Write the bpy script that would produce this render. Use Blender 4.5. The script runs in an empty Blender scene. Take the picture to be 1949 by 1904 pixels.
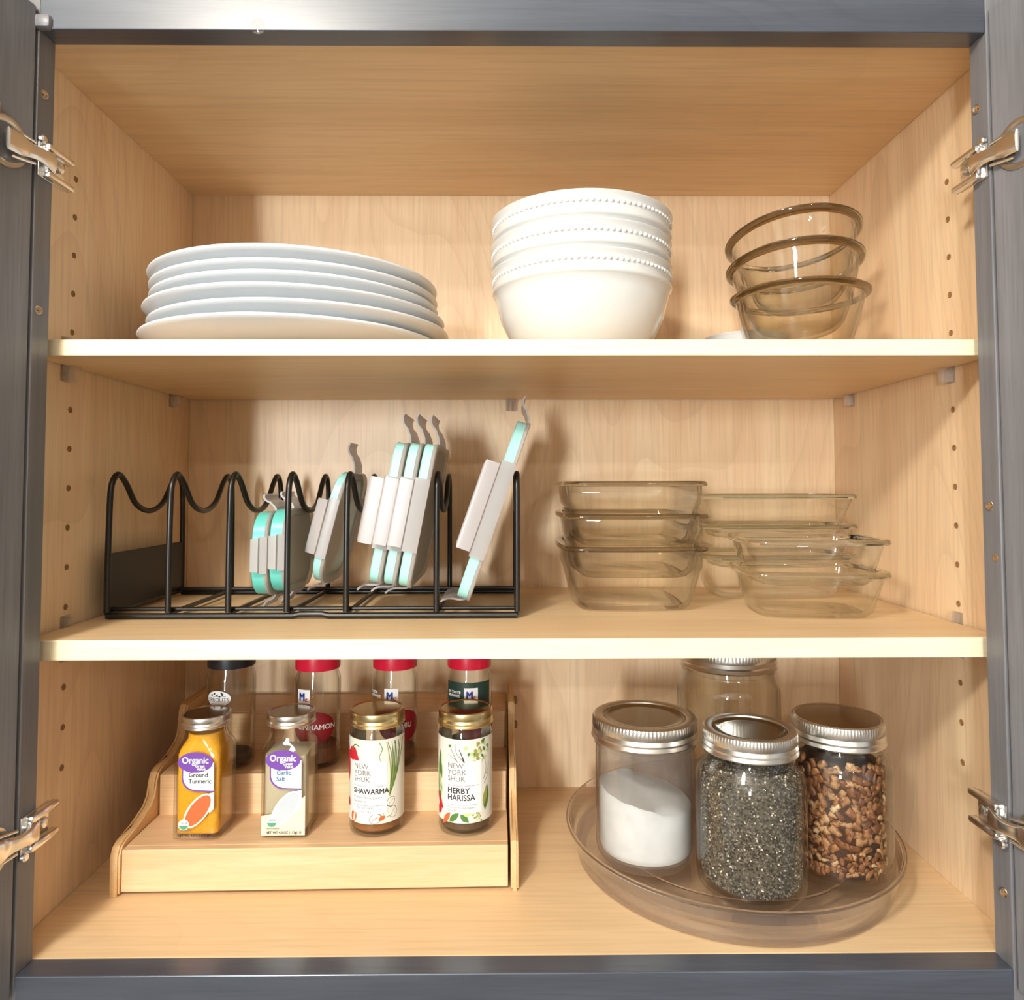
import bpy, bmesh, math, random
from mathutils import Vector, Matrix

rnd = random.Random(7)
SC = bpy.context.scene
COL = SC.collection
PI = math.pi

# ------------------------------------------------------------------ camera, world, light, exposure
FPX, PCX, PCY = 1364.75, 978.07, 870.67          # focal length / principal point for a 1949 x 1904 frame
cam_d = bpy.data.cameras.new('camera')
cam_d.sensor_fit = 'HORIZONTAL'
cam_d.sensor_width = 36.0
cam_d.lens = FPX / 1949 * 36.0
cam_d.shift_x = -(PCX - 974.5) / 1949
cam_d.shift_y = -(952.0 - PCY) / 1949
cam_d.clip_start = 0.01
cam = bpy.data.objects.new('camera', cam_d)
COL.objects.link(cam)
cam.matrix_world = (Matrix.Translation((-0.0056, -0.5064, 0.3332)) @ Matrix.Rotation(-0.0083, 4, 'Z')
                    @ Matrix.Rotation(0.0418, 4, 'X') @ Matrix.Rotation(0.0018, 4, 'Y') @ Matrix.Rotation(PI / 2, 4, 'X'))
SC.camera = cam

SC.view_settings.view_transform = 'Standard'
SC.view_settings.look = 'None'
SC.view_settings.gamma = 1.0
SC.view_settings.use_curve_mapping = False
SC.view_settings.exposure = 0.02
SC.cycles.use_denoising = True
SC.cycles.max_bounces = 14
SC.cycles.transparent_max_bounces = 40
SC.cycles.diffuse_bounces = 5
SC.cycles.sample_clamp_indirect = 6.0

world = bpy.data.worlds.new('world')
SC.world = world
world.use_nodes = True
world.node_tree.nodes['Background'].inputs[0].default_value = (0.80, 0.88, 1.0, 1)
world.node_tree.nodes['Background'].inputs[1].default_value = 1.0


def area(name, loc, target, sx, sy, watts, color, shape='RECTANGLE'):
    d = bpy.data.lights.new(name, 'AREA')
    d.shape = shape
    d.size = sx
    d.size_y = sy
    d.energy = watts
    d.color = color
    o = bpy.data.objects.new(name, d)
    COL.objects.link(o)
    o.location = loc
    o.rotation_euler = (Vector(target) - Vector(loc)).to_track_quat('-Z', 'Y').to_euler()
    return o


# the kitchen: daylight through a window across the room, and round ceiling lamps
ROOM = dict(x0=-2.3, x1=2.3, y0=-3.2, y1=0.33, z0=-1.38, z1=1.12)
area('window_daylight', (-0.92, -3.12, 0.42), (-0.92, 0, 0.42), 0.24, 0.70, 74, (0.90, 0.96, 1.0))
globe = bpy.data.lights.new('overhead_point_light', 'POINT')  # warm overhead lamp, given an added globe form to brighten ceiling and top rail
globe.energy = 36
globe.shadow_soft_size = 0.07
globe.color = (1.0, 0.94, 0.84)
overhead_o = bpy.data.objects.new('overhead_point_light', globe)
COL.objects.link(overhead_o)
overhead_o.location = (-0.42, -0.80, 0.985)
for lx, ly, w in ((-0.55, -2.5, 15), (0.75, -2.5, 13)):
    area('ceiling_lamp_light', (lx, ly, 1.10), (lx, ly, 0), 0.15, 0.15, w, (1.0, 0.93, 0.82), 'DISK')

# ------------------------------------------------------------------ object helpers


def tag(o, label=None, cat=None, group=None, kind=None):
    if label: o['label'] = label
    if cat: o['category'] = cat
    if group: o['group'] = group
    if kind: o['kind'] = kind
    return o


def thing(name, label, cat, loc=(0, 0, 0), rz=0.0, group=None):
    o = bpy.data.objects.new(name, None)
    o.empty_display_size = 0.02
    COL.objects.link(o)
    o.location = loc
    o.rotation_euler = (0, 0, rz)
    return tag(o, label, cat, group)


def link_mesh(name, me, mats, parent=None):
    for m in (mats if isinstance(mats, (list, tuple)) else [mats]):
        me.materials.append(m)
    o = bpy.data.objects.new(name, me)
    COL.objects.link(o)
    if parent is not None:
        o.parent = parent
    return o


def obj(name, bm, mats, parent=None, smooth=None):
    me = bpy.data.meshes.new(name)
    bmesh.ops.recalc_face_normals(bm, faces=bm.faces[:])
    bm.to_mesh(me)
    bm.free()
    if smooth is not None:
        for p in me.polygons:
            p.use_smooth = True
        me.set_sharp_from_angle(angle=math.radians(smooth))
    return link_mesh(name, me, mats, parent)


def dup(root, label=None, group=None):
    r = root.copy()
    COL.objects.link(r)
    if label: r['label'] = label
    if group: r['group'] = group
    for ch in list(root.children):
        c = ch.copy()
        COL.objects.link(c)
        c.parent = r
        for g in list(ch.children):
            d = g.copy()
            COL.objects.link(d)
            d.parent = c
    return r


def box(bm, x0, x1, y0, y1, z0, z1, bev=0.0, mi=0):
    vs = [bm.verts.new((x, y, z)) for x in (x0, x1) for y in (y0, y1) for z in (z0, z1)]
    fs = []
    for q in ((0, 1, 3, 2), (4, 6, 7, 5), (0, 4, 5, 1), (2, 3, 7, 6), (0, 2, 6, 4), (1, 5, 7, 3)):
        f = bm.faces.new([vs[i] for i in q])
        f.material_index = mi
        fs.append(f)
    if bev > 0:
        es = list({e for f in fs for e in f.edges})
        bmesh.ops.bevel(bm, geom=es, offset=bev, segments=2, affect='EDGES', profile=0.5)
    return vs


def rrect(hw, hd, r, n=5):
    r = min(r, hw * 0.9999, hd * 0.9999)
    pts = []
    for cx, cy, a0 in ((hw - r, hd - r, 0), (-hw + r, hd - r, PI / 2), (-hw + r, -hd + r, PI), (hw - r, -hd + r, 1.5 * PI)):
        for i in range(n + 1):
            a = a0 + PI / 2 * i / n
            pts.append((cx + r * math.cos(a), cy + r * math.sin(a)))
    return pts


def rings_to_bm(bm, rings, cap0=True, cap1=True, closed=False, mi=0, mi_fn=None):
    R = [[bm.verts.new(p) for p in ring] for ring in rings]
    n = len(R[0])
    m = len(R)
    for i in range(m if closed else m - 1):
        a, b = R[i], R[(i + 1) % m]
        for k in range(n):
            f = bm.faces.new((a[k], a[(k + 1) % n], b[(k + 1) % n], b[k]))
            f.material_index = mi_fn(i) if mi_fn else mi
    if not closed:
        if cap0:
            f = bm.faces.new(R[0][::-1]); f.material_index = mi_fn(0) if mi_fn else mi
        if cap1:
            f = bm.faces.new(R[-1]); f.material_index = mi_fn(m - 2) if mi_fn else mi
    return R


def lathe(bm, prof, seg=64, mod=None, mi=0, c=(0, 0), mi_fn=None):
    """prof: list of (r, z); r = 0 at either end closes to a pole."""
    rows = []
    for i, (r, z) in enumerate(prof):
        if r <= 1e-7:
            rows.append(bm.verts.new((c[0], c[1], z)))
        else:
            row = []
            for k in range(seg):
                a = 2 * PI * k / seg
                rr = r * (mod(i, k, a) if mod else 1)
                row.append(bm.verts.new((c[0] + rr * math.cos(a), c[1] + rr * math.sin(a), z)))
            rows.append(row)
    for i in range(len(rows) - 1):
        a, b = rows[i], rows[i + 1]
        for k in range(seg):
            k2 = (k + 1) % seg
            if not isinstance(a, list) and not isinstance(b, list):
                break
            if not isinstance(a, list):
                f = bm.faces.new((a, b[k2], b[k]))
            elif not isinstance(b, list):
                f = bm.faces.new((a[k], a[k2], b))
            else:
                f = bm.faces.new((a[k], a[k2], b[k2], b[k]))
            f.material_index = mi_fn(i) if mi_fn else mi
    return rows


def tube(bm, pts, r, n=10, closed=False, mi=0):
    P = [Vector(p) for p in pts]
    m = len(P)
    T = []
    for i in range(m):
        if closed:
            t = P[(i + 1) % m] - P[i - 1]
        else:
            t = P[min(i + 1, m - 1)] - P[max(i - 1, 0)]
        T.append(t.normalized())
    nrm = T[0].orthogonal().normalized()
    rings = []
    for i in range(m):
        if i:
            q = T[i - 1].rotation_difference(T[i])
            nrm = (q @ nrm).normalized()
        nrm = (nrm - T[i] * nrm.dot(T[i])).normalized()
        b = T[i].cross(nrm)
        rings.append([P[i] + (nrm * math.cos(2 * PI * k / n) + b * math.sin(2 * PI * k / n)) * r for k in range(n)])
    rings_to_bm(bm, rings, closed=closed, mi=mi)


def catmull(pts, sub=8):
    P = [Vector(p) for p in pts]
    P = [P[0] * 2 - P[1]] + P + [P[-1] * 2 - P[-2]]
    out = []
    for i in range(1, len(P) - 2):
        p0, p1, p2, p3 = P[i - 1:i + 3]
        for s in range(sub):
            t = s / sub
            out.append(0.5 * ((2 * p1) + (p2 - p0) * t + (2 * p0 - 5 * p1 + 4 * p2 - p3) * t * t + (3 * p1 - p0 - 3 * p2 + p3) * t ** 3))
    out.append(P[-2])
    return out


def ribbon(bm, pts2, th, half, fn):
    """a strip bent along pts2 (u, v), thickness th, width 2*half; fn(u, v, w) -> xyz"""
    n = len(pts2)
    L = []
    for i, (u, v) in enumerate(pts2):
        a = Vector(pts2[max(i - 1, 0)]); b = Vector(pts2[min(i + 1, n - 1)])
        t = (b - a).normalized()
        L.append((u, v, -t.y * th / 2, t.x * th / 2))
    rings = []
    for i, (u, v, nu, nv) in enumerate(L):
        h = half if not callable(half) else half(i / (n - 1))
        rings.append([fn(u + nu, v + nv, -h), fn(u + nu, v + nv, h), fn(u - nu, v - nv, h), fn(u - nu, v - nv, -h)])
    rings_to_bm(bm, rings)


# ------------------------------------------------------------------ materials


def lin(c):
    if isinstance(c, str):
        c = [int(c[i:i + 2], 16) / 255 for i in (0, 2, 4)]
        return tuple((x / 12.92 if x <= 0.04045 else ((x + 0.055) / 1.055) ** 2.4) for x in c) + (1,)
    return tuple(c) + (1,)


def new_mat(name):
    m = bpy.data.materials.new(name)
    m.use_nodes = True
    nt = m.node_tree
    b = nt.nodes.get('Principled BSDF')
    return m, nt, b


def N(nt, t, **kw):
    n = nt.nodes.new(t)
    for k, v in kw.items():
        if k in n.inputs.keys():
            n.inputs[k].default_value = v
        else:
            setattr(n, k, v)
    return n


def mix_rgb(nt, fac, a, b, blend='MIX'):
    n = nt.nodes.new('ShaderNodeMix')
    n.data_type = 'RGBA'
    n.blend_type = blend
    for sock, v in ((n.inputs[0], fac), (n.inputs[6], a), (n.inputs[7], b)):
        if isinstance(v, bpy.types.NodeSocket):
            nt.links.new(v, sock)
        else:
            sock.default_value = v
    return n.outputs[2]


def plain(name, col, rough=0.5, metal=0.0, spec=0.5, var=0.06, scale=60, bump=0.0, coat=0.0, emit=None):
    m, nt, b = new_mat(name)
    c = lin(col)
    tc = N(nt, 'ShaderNodeTexCoord')
    nz = N(nt, 'ShaderNodeTexNoise', Scale=scale, Detail=4.0)
    nt.links.new(tc.outputs['Object'], nz.inputs['Vector'])
    d = tuple(max(0, x * (1 - var)) for x in c[:3]) + (1,)
    e = tuple(min(1, x * (1 + var)) for x in c[:3]) + (1,)
    nt.links.new(mix_rgb(nt, nz.outputs['Fac'], d, e), b.inputs['Base Color'])
    b.inputs['Roughness'].default_value = rough
    b.inputs['Metallic'].default_value = metal
    b.inputs['Specular IOR Level'].default_value = spec
    b.inputs['Coat Weight'].default_value = coat
    if bump:
        bp = N(nt, 'ShaderNodeBump', Strength=bump, Distance=0.001)
        nt.links.new(nz.outputs['Fac'], bp.inputs['Height'])
        nt.links.new(bp.outputs[0], b.inputs['Normal'])
    return m


def wood(name, light, dark, axis, rough=0.4, freq=30, waves=0.35, fine=1.0, spec=0.4, coat=0.0):
    """axis: the grain direction 0/1/2"""
    m, nt, b = new_mat(name)
    tc = N(nt, 'ShaderNodeTexCoord')

    def stretched(f, ratio):
        mp = N(nt, 'ShaderNodeMapping')
        s = [f, f, f]
        s[axis] = f * ratio
        mp.inputs['Scale'].default_value = s
        nt.links.new(tc.outputs['Object'], mp.inputs['Vector'])
        return mp.outputs[0]
    n1 = N(nt, 'ShaderNodeTexNoise', Scale=1.0, Detail=3.0, Distortion=0.6)
    nt.links.new(stretched(freq, 0.06), n1.inputs['Vector'])
    n2 = N(nt, 'ShaderNodeTexNoise', Scale=1.0, Detail=5.0)
    nt.links.new(stretched(freq * 12, 0.035), n2.inputs['Vector'])
    # growth-ring lines: contour bands of a smooth stretched field
    n3 = N(nt, 'ShaderNodeTexNoise', Scale=1.0, Detail=1.0, Distortion=0.3)
    nt.links.new(stretched(freq * 0.22, 0.18), n3.inputs['Vector'])
    mul = N(nt, 'ShaderNodeMath', operation='MULTIPLY'); mul.inputs[1].default_value = 26.0
    nt.links.new(n3.outputs['Fac'], mul.inputs[0])
    fr = N(nt, 'ShaderNodeMath', operation='FRACT'); nt.links.new(mul.outputs[0], fr.inputs[0])
    rp = N(nt, 'ShaderNodeValToRGB')
    rp.color_ramp.elements[0].position = 0.0; rp.color_ramp.elements[0].color = (1, 1, 1, 1)
    rp.color_ramp.elements[1].position = 0.30; rp.color_ramp.elements[1].color = (0, 0, 0, 1)
    nt.links.new(fr.outputs[0], rp.inputs[0])
    r1 = N(nt, 'ShaderNodeMapRange'); r1.inputs[1].default_value = 0.3; r1.inputs[2].default_value = 0.7
    nt.links.new(n1.outputs['Fac'], r1.inputs[0])
    c1 = mix_rgb(nt, r1.outputs[0], lin(light), lin(dark))
    m2 = N(nt, 'ShaderNodeMath', operation='MULTIPLY'); m2.inputs[1].default_value = 0.55 * fine
    r2 = N(nt, 'ShaderNodeMapRange'); r2.inputs[1].default_value = 0.45; r2.inputs[2].default_value = 0.75
    nt.links.new(n2.outputs['Fac'], r2.inputs[0]); nt.links.new(r2.outputs[0], m2.inputs[0])
    dk = tuple(x * 0.80 for x in lin(dark)[:3]) + (1,)
    c2 = mix_rgb(nt, m2.outputs[0], c1, dk)
    m3 = N(nt, 'ShaderNodeMath', operation='MULTIPLY'); m3.inputs[1].default_value = waves
    nt.links.new(rp.outputs[0], m3.inputs[0])
    c3 = mix_rgb(nt, m3.outputs[0], c2, dk)
    nt.links.new(c3, b.inputs['Base Color'])
    b.inputs['Roughness'].default_value = rough
    b.inputs['Specular IOR Level'].default_value = spec
    b.inputs['Coat Weight'].default_value = coat
    b.inputs['Coat Roughness'].default_value = 0.22
    return m


def glass(name, tint=(0.97, 0.98, 0.97), edge=(0.72, 0.72, 0.66), ior=1.45, rough=0.0, haze=0.0, haze_col=(0.8, 0.8, 0.8), power=3.0):
    """thin-walled glass: light passes straight on, tinted more where the path through the wall is longer"""
    m, nt, b = new_mat(name)
    nt.nodes.remove(b)
    out = nt.nodes['Material Output']
    lw = N(nt, 'ShaderNodeLayerWeight', Blend=0.5)
    pw = N(nt, 'ShaderNodeMath', operation='POWER'); pw.inputs[1].default_value = power
    nt.links.new(lw.outputs['Facing'], pw.inputs[0])
    tr = N(nt, 'ShaderNodeBsdfTransparent')
    nt.links.new(mix_rgb(nt, pw.outputs[0], lin(tint), lin(edge)), tr.inputs[0])
    gl = N(nt, 'ShaderNodeBsdfGlossy', Roughness=rough)
    gl.inputs[0].default_value = (1, 1, 1, 1)
    p5 = N(nt, 'ShaderNodeMath', operation='POWER'); p5.inputs[1].default_value = 5.0
    nt.links.new(lw.outputs['Facing'], p5.inputs[0])
    f0 = ((ior - 1) / (ior + 1)) ** 2
    fr = N(nt, 'ShaderNodeMath', operation='MULTIPLY_ADD'); fr.inputs[1].default_value = 1 - f0; fr.inputs[2].default_value = f0
    nt.links.new(p5.outputs[0], fr.inputs[0])
    mx = N(nt, 'ShaderNodeMixShader')
    nt.links.new(fr.outputs[0], mx.inputs[0])
    last = tr.outputs[0]
    if haze > 0:
        df = N(nt, 'ShaderNodeBsdfDiffuse'); df.inputs[0].default_value = lin(haze_col)
        tl = N(nt, 'ShaderNodeBsdfTranslucent'); tl.inputs[0].default_value = lin(haze_col)
        h2 = N(nt, 'ShaderNodeMixShader'); h2.inputs[0].default_value = 0.5
        nt.links.new(df.outputs[0], h2.inputs[1]); nt.links.new(tl.outputs[0], h2.inputs[2])
        hz = N(nt, 'ShaderNodeMixShader')
        tc = N(nt, 'ShaderNodeTexCoord')
        nz = N(nt, 'ShaderNodeTexNoise', Scale=55.0, Detail=5.0)
        nt.links.new(tc.outputs['Object'], nz.inputs['Vector'])
        ml = N(nt, 'ShaderNodeMath', operation='MULTIPLY'); ml.inputs[1].default_value = haze * 2
        nt.links.new(nz.outputs['Fac'], ml.inputs[0])
        nt.links.new(ml.outputs[0], hz.inputs[0])
        nt.links.new(last, hz.inputs[1]); nt.links.new(h2.outputs[0], hz.inputs[2])
        last = hz.outputs[0]
    nt.links.new(last, mx.inputs[1])
    nt.links.new(gl.outputs[0], mx.inputs[2])
    nt.links.new(mx.outputs[0], out.inputs[0])
    return m


def solid_glass(name, col, ior=1.47):
    m, nt, b = new_mat(name)
    b.inputs['Base Color'].default_value = lin(col)
    b.inputs['Transmission Weight'].default_value = 1.0
    b.inputs['Roughness'].default_value = 0.02
    b.inputs['IOR'].default_value = ior
    return m


def frosted(name, col, clear=0.3, rough=0.25):
    """milky plastic"""
    m, nt, b = new_mat(name)
    out = nt.nodes['Material Output']
    b.inputs['Base Color'].default_value = lin(col)
    b.inputs['Roughness'].default_value = rough
    tl = N(nt, 'ShaderNodeBsdfTranslucent'); tl.inputs[0].default_value = lin(col)
    m1 = N(nt, 'ShaderNodeMixShader'); m1.inputs[0].default_value = 0.35
    nt.links.new(b.outputs[0], m1.inputs[1]); nt.links.new(tl.outputs[0], m1.inputs[2])
    tr = N(nt, 'ShaderNodeBsdfTransparent'); tr.inputs[0].default_value = lin(col)
    m2 = N(nt, 'ShaderNodeMixShader'); m2.inputs[0].default_value = clear
    nt.links.new(m1.outputs[0], m2.inputs[1]); nt.links.new(tr.outputs[0], m2.inputs[2])
    nt.links.new(m2.outputs[0], out.inputs[0])
    return m


MAPLE_L, MAPLE_D = 'F0D5AE', 'E6C39B'
M = {}
M['maple_z'] = wood('maple_vertical', MAPLE_L, MAPLE_D, 2, freq=26, waves=0.32)
M['maple_x'] = wood('maple_crosswise', 'ECCEA2', 'E1BE90', 0, freq=22, waves=0.12)
M['maple_edge'] = wood('maple_edge', 'FAEBCB', 'F3DFB8', 0, freq=30, waves=0.1, rough=0.35)  # edge tape, lightened further to paint in the glare on shelf fronts
M['grey_z'] = wood('grey_stain_upright', '7C7B7E', '69686B', 2, freq=40, waves=0.12, rough=0.38)
M['grey_x'] = wood('grey_stain_crosswise', '4E545F', '3C414B', 0, freq=40, waves=0.25, rough=0.30, coat=0.7)
M['bamboo_x'] = wood('bamboo_crosswise', 'E7C59C', 'D9B184', 0, freq=60, waves=0.10, rough=0.4)
M['bamboo_y'] = wood('bamboo_sides', 'E0BB8A', 'CFA46E', 1, freq=60, waves=0.10, rough=0.4)
M['hole'] = plain('hole_dark', '8F6A40', 0.8)
M['chrome'] = plain('nickel', 'EEEDEA', 0.24, 1.0, var=0.03)
M['chrome_dark'] = plain('nickel_shaded', 'CFCAC0', 0.32, 1.0, var=0.03)  # darker nickel for the hinge cup, shade put into the colour
M['screw'] = plain('screw_steel', 'B8AC9C', 0.35, 1.0)
M['white_china'] = plain('white_china', 'D6D7D4', 0.12, spec=0.5, var=0.01, coat=0.3)
M['plate_china'] = plain('plate_china', 'D6DADD', 0.3, spec=0.5, var=0.015)
M['black_wire'] = plain('black_coated_wire', '17130F', 0.35, var=0.1)
M['black_panel'] = plain('black_sheet', '14110E', 0.45, var=0.1)
M['teal'] = plain('teal_silicone', 'A2DAD2', 0.35, var=0.04)
M['teal_dark'] = plain('deep_teal_silicone', '62C2B6', 0.3, var=0.05)
M['lid_plastic'] = frosted('lid_plastic', 'E6DFD8', clear=0.42)
M['clip_plastic'] = frosted('clip_plastic', 'E3DEDD', clear=0.42)
M['amber'] = glass('tinted_glass', (0.988, 0.984, 0.968), (0.20, 0.16, 0.09), power=5.0)
M['darkened_rim'] = solid_glass('darkened_glass_rim', (0.26, 0.21, 0.13))  # brown tint deepened: the dark room it refracts is put into the colour
M['clear'] = glass('clear_glass', (0.993, 0.993, 0.985), (0.62, 0.63, 0.54), power=5.0)
M['clear_rim'] = solid_glass('clear_glass_rim', (0.93, 0.96, 0.93))
M['green_rim'] = solid_glass('greenish_glass_rim', (0.46, 0.50, 0.42))  # greenish rim, deepened to paint in the dim surroundings it refracts
M['bowl'] = glass('bowl_glass', (0.988, 0.985, 0.965), (0.32, 0.29, 0.22), power=3.6)
M['jar'] = glass('jar_glass', (0.98, 0.98, 0.965), (0.55, 0.52, 0.45))
M['jar_dusty'] = glass('dusty_jar_glass', (0.97, 0.97, 0.96), (0.52, 0.48, 0.42), haze=0.10, haze_col=(0.62, 0.58, 0.55))
M['tray'] = glass('tinted_sheen_acrylic', (0.955, 0.94, 0.94), (0.54, 0.50, 0.50), ior=1.49, power=5.0, haze=0.055, haze_col=(0.80, 0.76, 0.76))  # grey tint; the haze paints in the tray's whitish sheen
M['tray_rim'] = solid_glass('smoky_acrylic_rim', (0.90, 0.87, 0.86))
M['clip_clear'] = glass('clear_clip', (0.97, 0.96, 0.95), (0.80, 0.78, 0.75), haze=0.14, haze_col=(0.97, 0.96, 0.95))  # white haze paints in the bright highlights of clear plastic
M['silver'] = plain('tin_lid', 'E2E0DA', 0.3, 1.0, var=0.03)
M['silver_top'] = plain('tin_lid_top', 'A8A296', 0.12, 1.0, var=0.02)  # darker tin: reflection of the shelf underside put into the colour
M['gold'] = plain('gold_lid', 'E0CE9C', 0.3, 1.0, var=0.03)
M['gold_top'] = plain('gold_lid_top', 'CDBB8E', 0.12, 1.0, var=0.02)
M['red_cap'] = plain('red_cap', 'D8163A', 0.3)
M['black_cap'] = plain('black_cap', '17181C', 0.4)
M['turmeric'] = plain('turmeric_powder', 'EAA81A', 0.9, var=0.2, scale=400, bump=0.4)
M['garlic'] = plain('garlic_salt', 'C8BC9E', 0.9, var=0.1, scale=500, bump=0.4)
M['shawarma'] = plain('brown_spice', '8E5A2C', 0.95, var=0.3, scale=500, bump=0.4)
M['harissa'] = plain('herb_spice', '5E4730', 0.95, var=0.5, scale=450, bump=0.5)
M['cinnamon'] = plain('cinnamon_powder', '7A4526', 0.95, var=0.2, scale=400, bump=0.3)
M['dark_spice'] = plain('dark_spice', '3A2E22', 0.95, var=0.4, scale=350, bump=0.4)
M['flour'] = plain('white_flour', 'E6E8EA', 0.95, var=0.02, scale=90, bump=0.3)
M['paper'] = plain('label_paper', 'E6E2D4', 0.5, var=0.01)
M['paper_white'] = plain('label_white', 'EDEDEB', 0.45, var=0.01)
M['purple'] = plain('label_purple', '6F3F9F', 0.45, var=0.05)
M['ink_black'] = plain('ink_black', '20201E', 0.6)
M['ink_grey'] = plain('ink_grey', '6A6864', 0.6)
M['ink_gold'] = plain('ink_gold', '6F6752', 0.6)
M['ink_teal'] = plain('ink_teal', '1F6A90', 0.6)
M['ink_blue'] = plain('ink_blue', '1E2A86', 0.5)
M['ink_red'] = plain('ink_red', 'C21F2E', 0.5)
M['ink_orange'] = plain('ink_orange', 'E0653A', 0.5)
M['ink_green'] = plain('ink_green', '4E7A35', 0.5)
M['ink_olive'] = plain('ink_olive', '9A9A50', 0.5)
M['ink_leaf_pale'] = plain('ink_pale_green', 'C3CE93', 0.5)
M['ink_clay'] = plain('ink_clay', 'C4622E', 0.55, var=0.2, scale=500)
M['ink_silver'] = plain('ink_silver', 'BFC6CC', 0.5, var=0.05, scale=80)
M['ink_seal'] = plain('ink_seal_green', '4F9A72', 0.5)
M['dark_oval'] = plain('label_dark_red', '8E1420', 0.45)
M['paint_wall'] = plain('wall_paint', 'D2CEC6', 0.8, scale=4)
M['paint_ceiling'] = plain('ceiling_paint', 'EDEBE6', 0.85, scale=4)
M['floor_wood'] = wood('floor_boards', '7A5E42', '5E4630', 0, freq=6)
M['counter'] = plain('pale_stone', 'DAD7D2', 0.4, var=0.05, scale=30)
M['window_white'] = plain('window_paint', 'F0F0EE', 0.5)

# ------------------------------------------------------------------ the room


def struct(name, bm, m):
    o = obj(name, bm, m)
    o['kind'] = 'structure'
    return o


X0, X1, Y0, Y1, Z0, Z1 = (ROOM[k] for k in ('x0', 'x1', 'y0', 'y1', 'z0', 'z1'))
b = bmesh.new(); box(b, X0, X1, Y0, Y1, Z0 - 0.05, Z0); struct('floor', b, M['floor_wood'])
b = bmesh.new(); box(b, X0, X1, Y0, Y1, Z1, Z1 + 0.05); struct('ceiling', b, M['paint_ceiling'])
b = bmesh.new(); box(b, X0, X1, Y1, Y1 + 0.08, Z0, Z1); struct('wall_back', b, M['paint_wall'])
b = bmesh.new(); box(b, X0 - 0.08, X0, Y0, Y1, Z0, Z1); struct('wall_left', b, M['paint_wall'])
b = bmesh.new(); box(b, X1, X1 + 0.08, Y0, Y1, Z0, Z1); struct('wall_right', b, M['paint_wall'])
b = bmesh.new(); box(b, X0, X1, Y0 - 0.08, Y0, Z0, Z1); struct('wall_front', b, M['paint_wall'])
b = bmesh.new(); box(b, X0 + 0.02, X1 - 0.02, -0.32, Y1 - 0.002, -0.50, -0.46, 0.004)  # unseen counter, added to bounce light up into the cabinet
tag(obj('bounce_counter', b, M['counter']), 'unseen pale counter added below the wall cabinet to bounce light up', 'bounce_counter')
b = bmesh.new(); box(b, X0 + 0.02, X1 - 0.02, -0.28, Y1 - 0.002, Z0, -0.5003, 0.002)
tag(obj('base_cabinet', b, M['grey_x']), 'grey base cabinet run under the added counter', 'cabinet')
b = bmesh.new()
for q in ((-1.14, -1.105, -0.03, 0.87), (-0.735, -0.70, -0.03, 0.87), (-1.105, -0.735, -0.03, 0.0), (-1.105, -0.735, 0.84, 0.87), (-1.105, -0.735, 0.41, 0.425)):
    box(b, q[0], q[1], Y0 + 0.005, Y0 + 0.05, q[2], q[3])
struct('window_1', b, M['window_white'])

# ------------------------------------------------------------------ the cabinet
HO, ZT, W, DB, FT = 0.343, 0.664, 0.366, 0.305, 0.019      # half opening, opening height, half inner width, back, frame thickness
ZC = 0.668
cab = thing('wall_cabinet', 'open grey-framed wall cabinet with a maple interior and both doors swung wide', 'cabinet', (0, 0, 0))


def panel(name, x0, x1, y0, y1, z0, z1, m, parent=None, bev=0.0008, label=None):
    bb = bmesh.new()
    box(bb, x0, x1, y0, y1, z0, z1, bev)
    o = obj(name, bb, m, parent if parent is not None else cab)
    if label: o['label'] = label
    return o


panel('back_panel', -W, W, DB, DB + 0.006, -0.012, ZC + 0.012, M['maple_z'], label='pale maple back panel with upright grain')
panel('side_panel', -W - 0.012, -W, FT, DB + 0.006, -0.012, ZC + 0.012, M['maple_z'])
panel('side_panel', W, W + 0.012, FT, DB + 0.006, -0.012, ZC + 0.012, M['maple_z'])
panel('top_panel', -W, W, FT, DB, ZC, ZC + 0.012, M['maple_x'])
panel('bottom_panel', -W, W, FT, DB, -0.012, 0.0, M['maple_x'])
panel('stile', -HO - 0.038, -HO, 0, FT, -0.04, ZT + 0.05, M['grey_z'], label='grey stained left stile of the face frame')
panel('stile', HO, HO + 0.038, 0, FT, -0.04, ZT + 0.05, M['grey_z'], label='grey stained right stile of the face frame')
panel('rail', -HO, HO, 0, FT, ZT, ZT + 0.05, M['grey_x'], label='grey stained top rail of the face frame')
panel('rail', -HO, HO, 0, FT, -0.04, 0.0, M['grey_x'], label='grey stained bottom rail of the face frame')
b = bmesh.new(); box(b, -HO - 0.004, -HO + 0.0095, -0.004, 0.004, ZT - 0.0005, ZT + 0.010, 0.003)
tag(obj('corner_bumper', b, M['grey_z'], cab, 40), 'small rounded grey pad in the top left corner of the frame')
b = bmesh.new(); lathe(b, [(0, 0.0016), (0.003, 0.0013), (0.0055, 0.0002), (0.0055, -0.001), (0, -0.001)], 20)
bmesh.ops.rotate(b, verts=b.verts, cent=(0, 0, 0), matrix=Matrix.Rotation(PI / 2, 3, 'X'))
o = obj('bumper_dot', b, M['clear'], cab, 40); o.location = (-0.186, 0.0, ZT + 0.003); o['label'] = 'clear bumper dot on the top rail'

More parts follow.
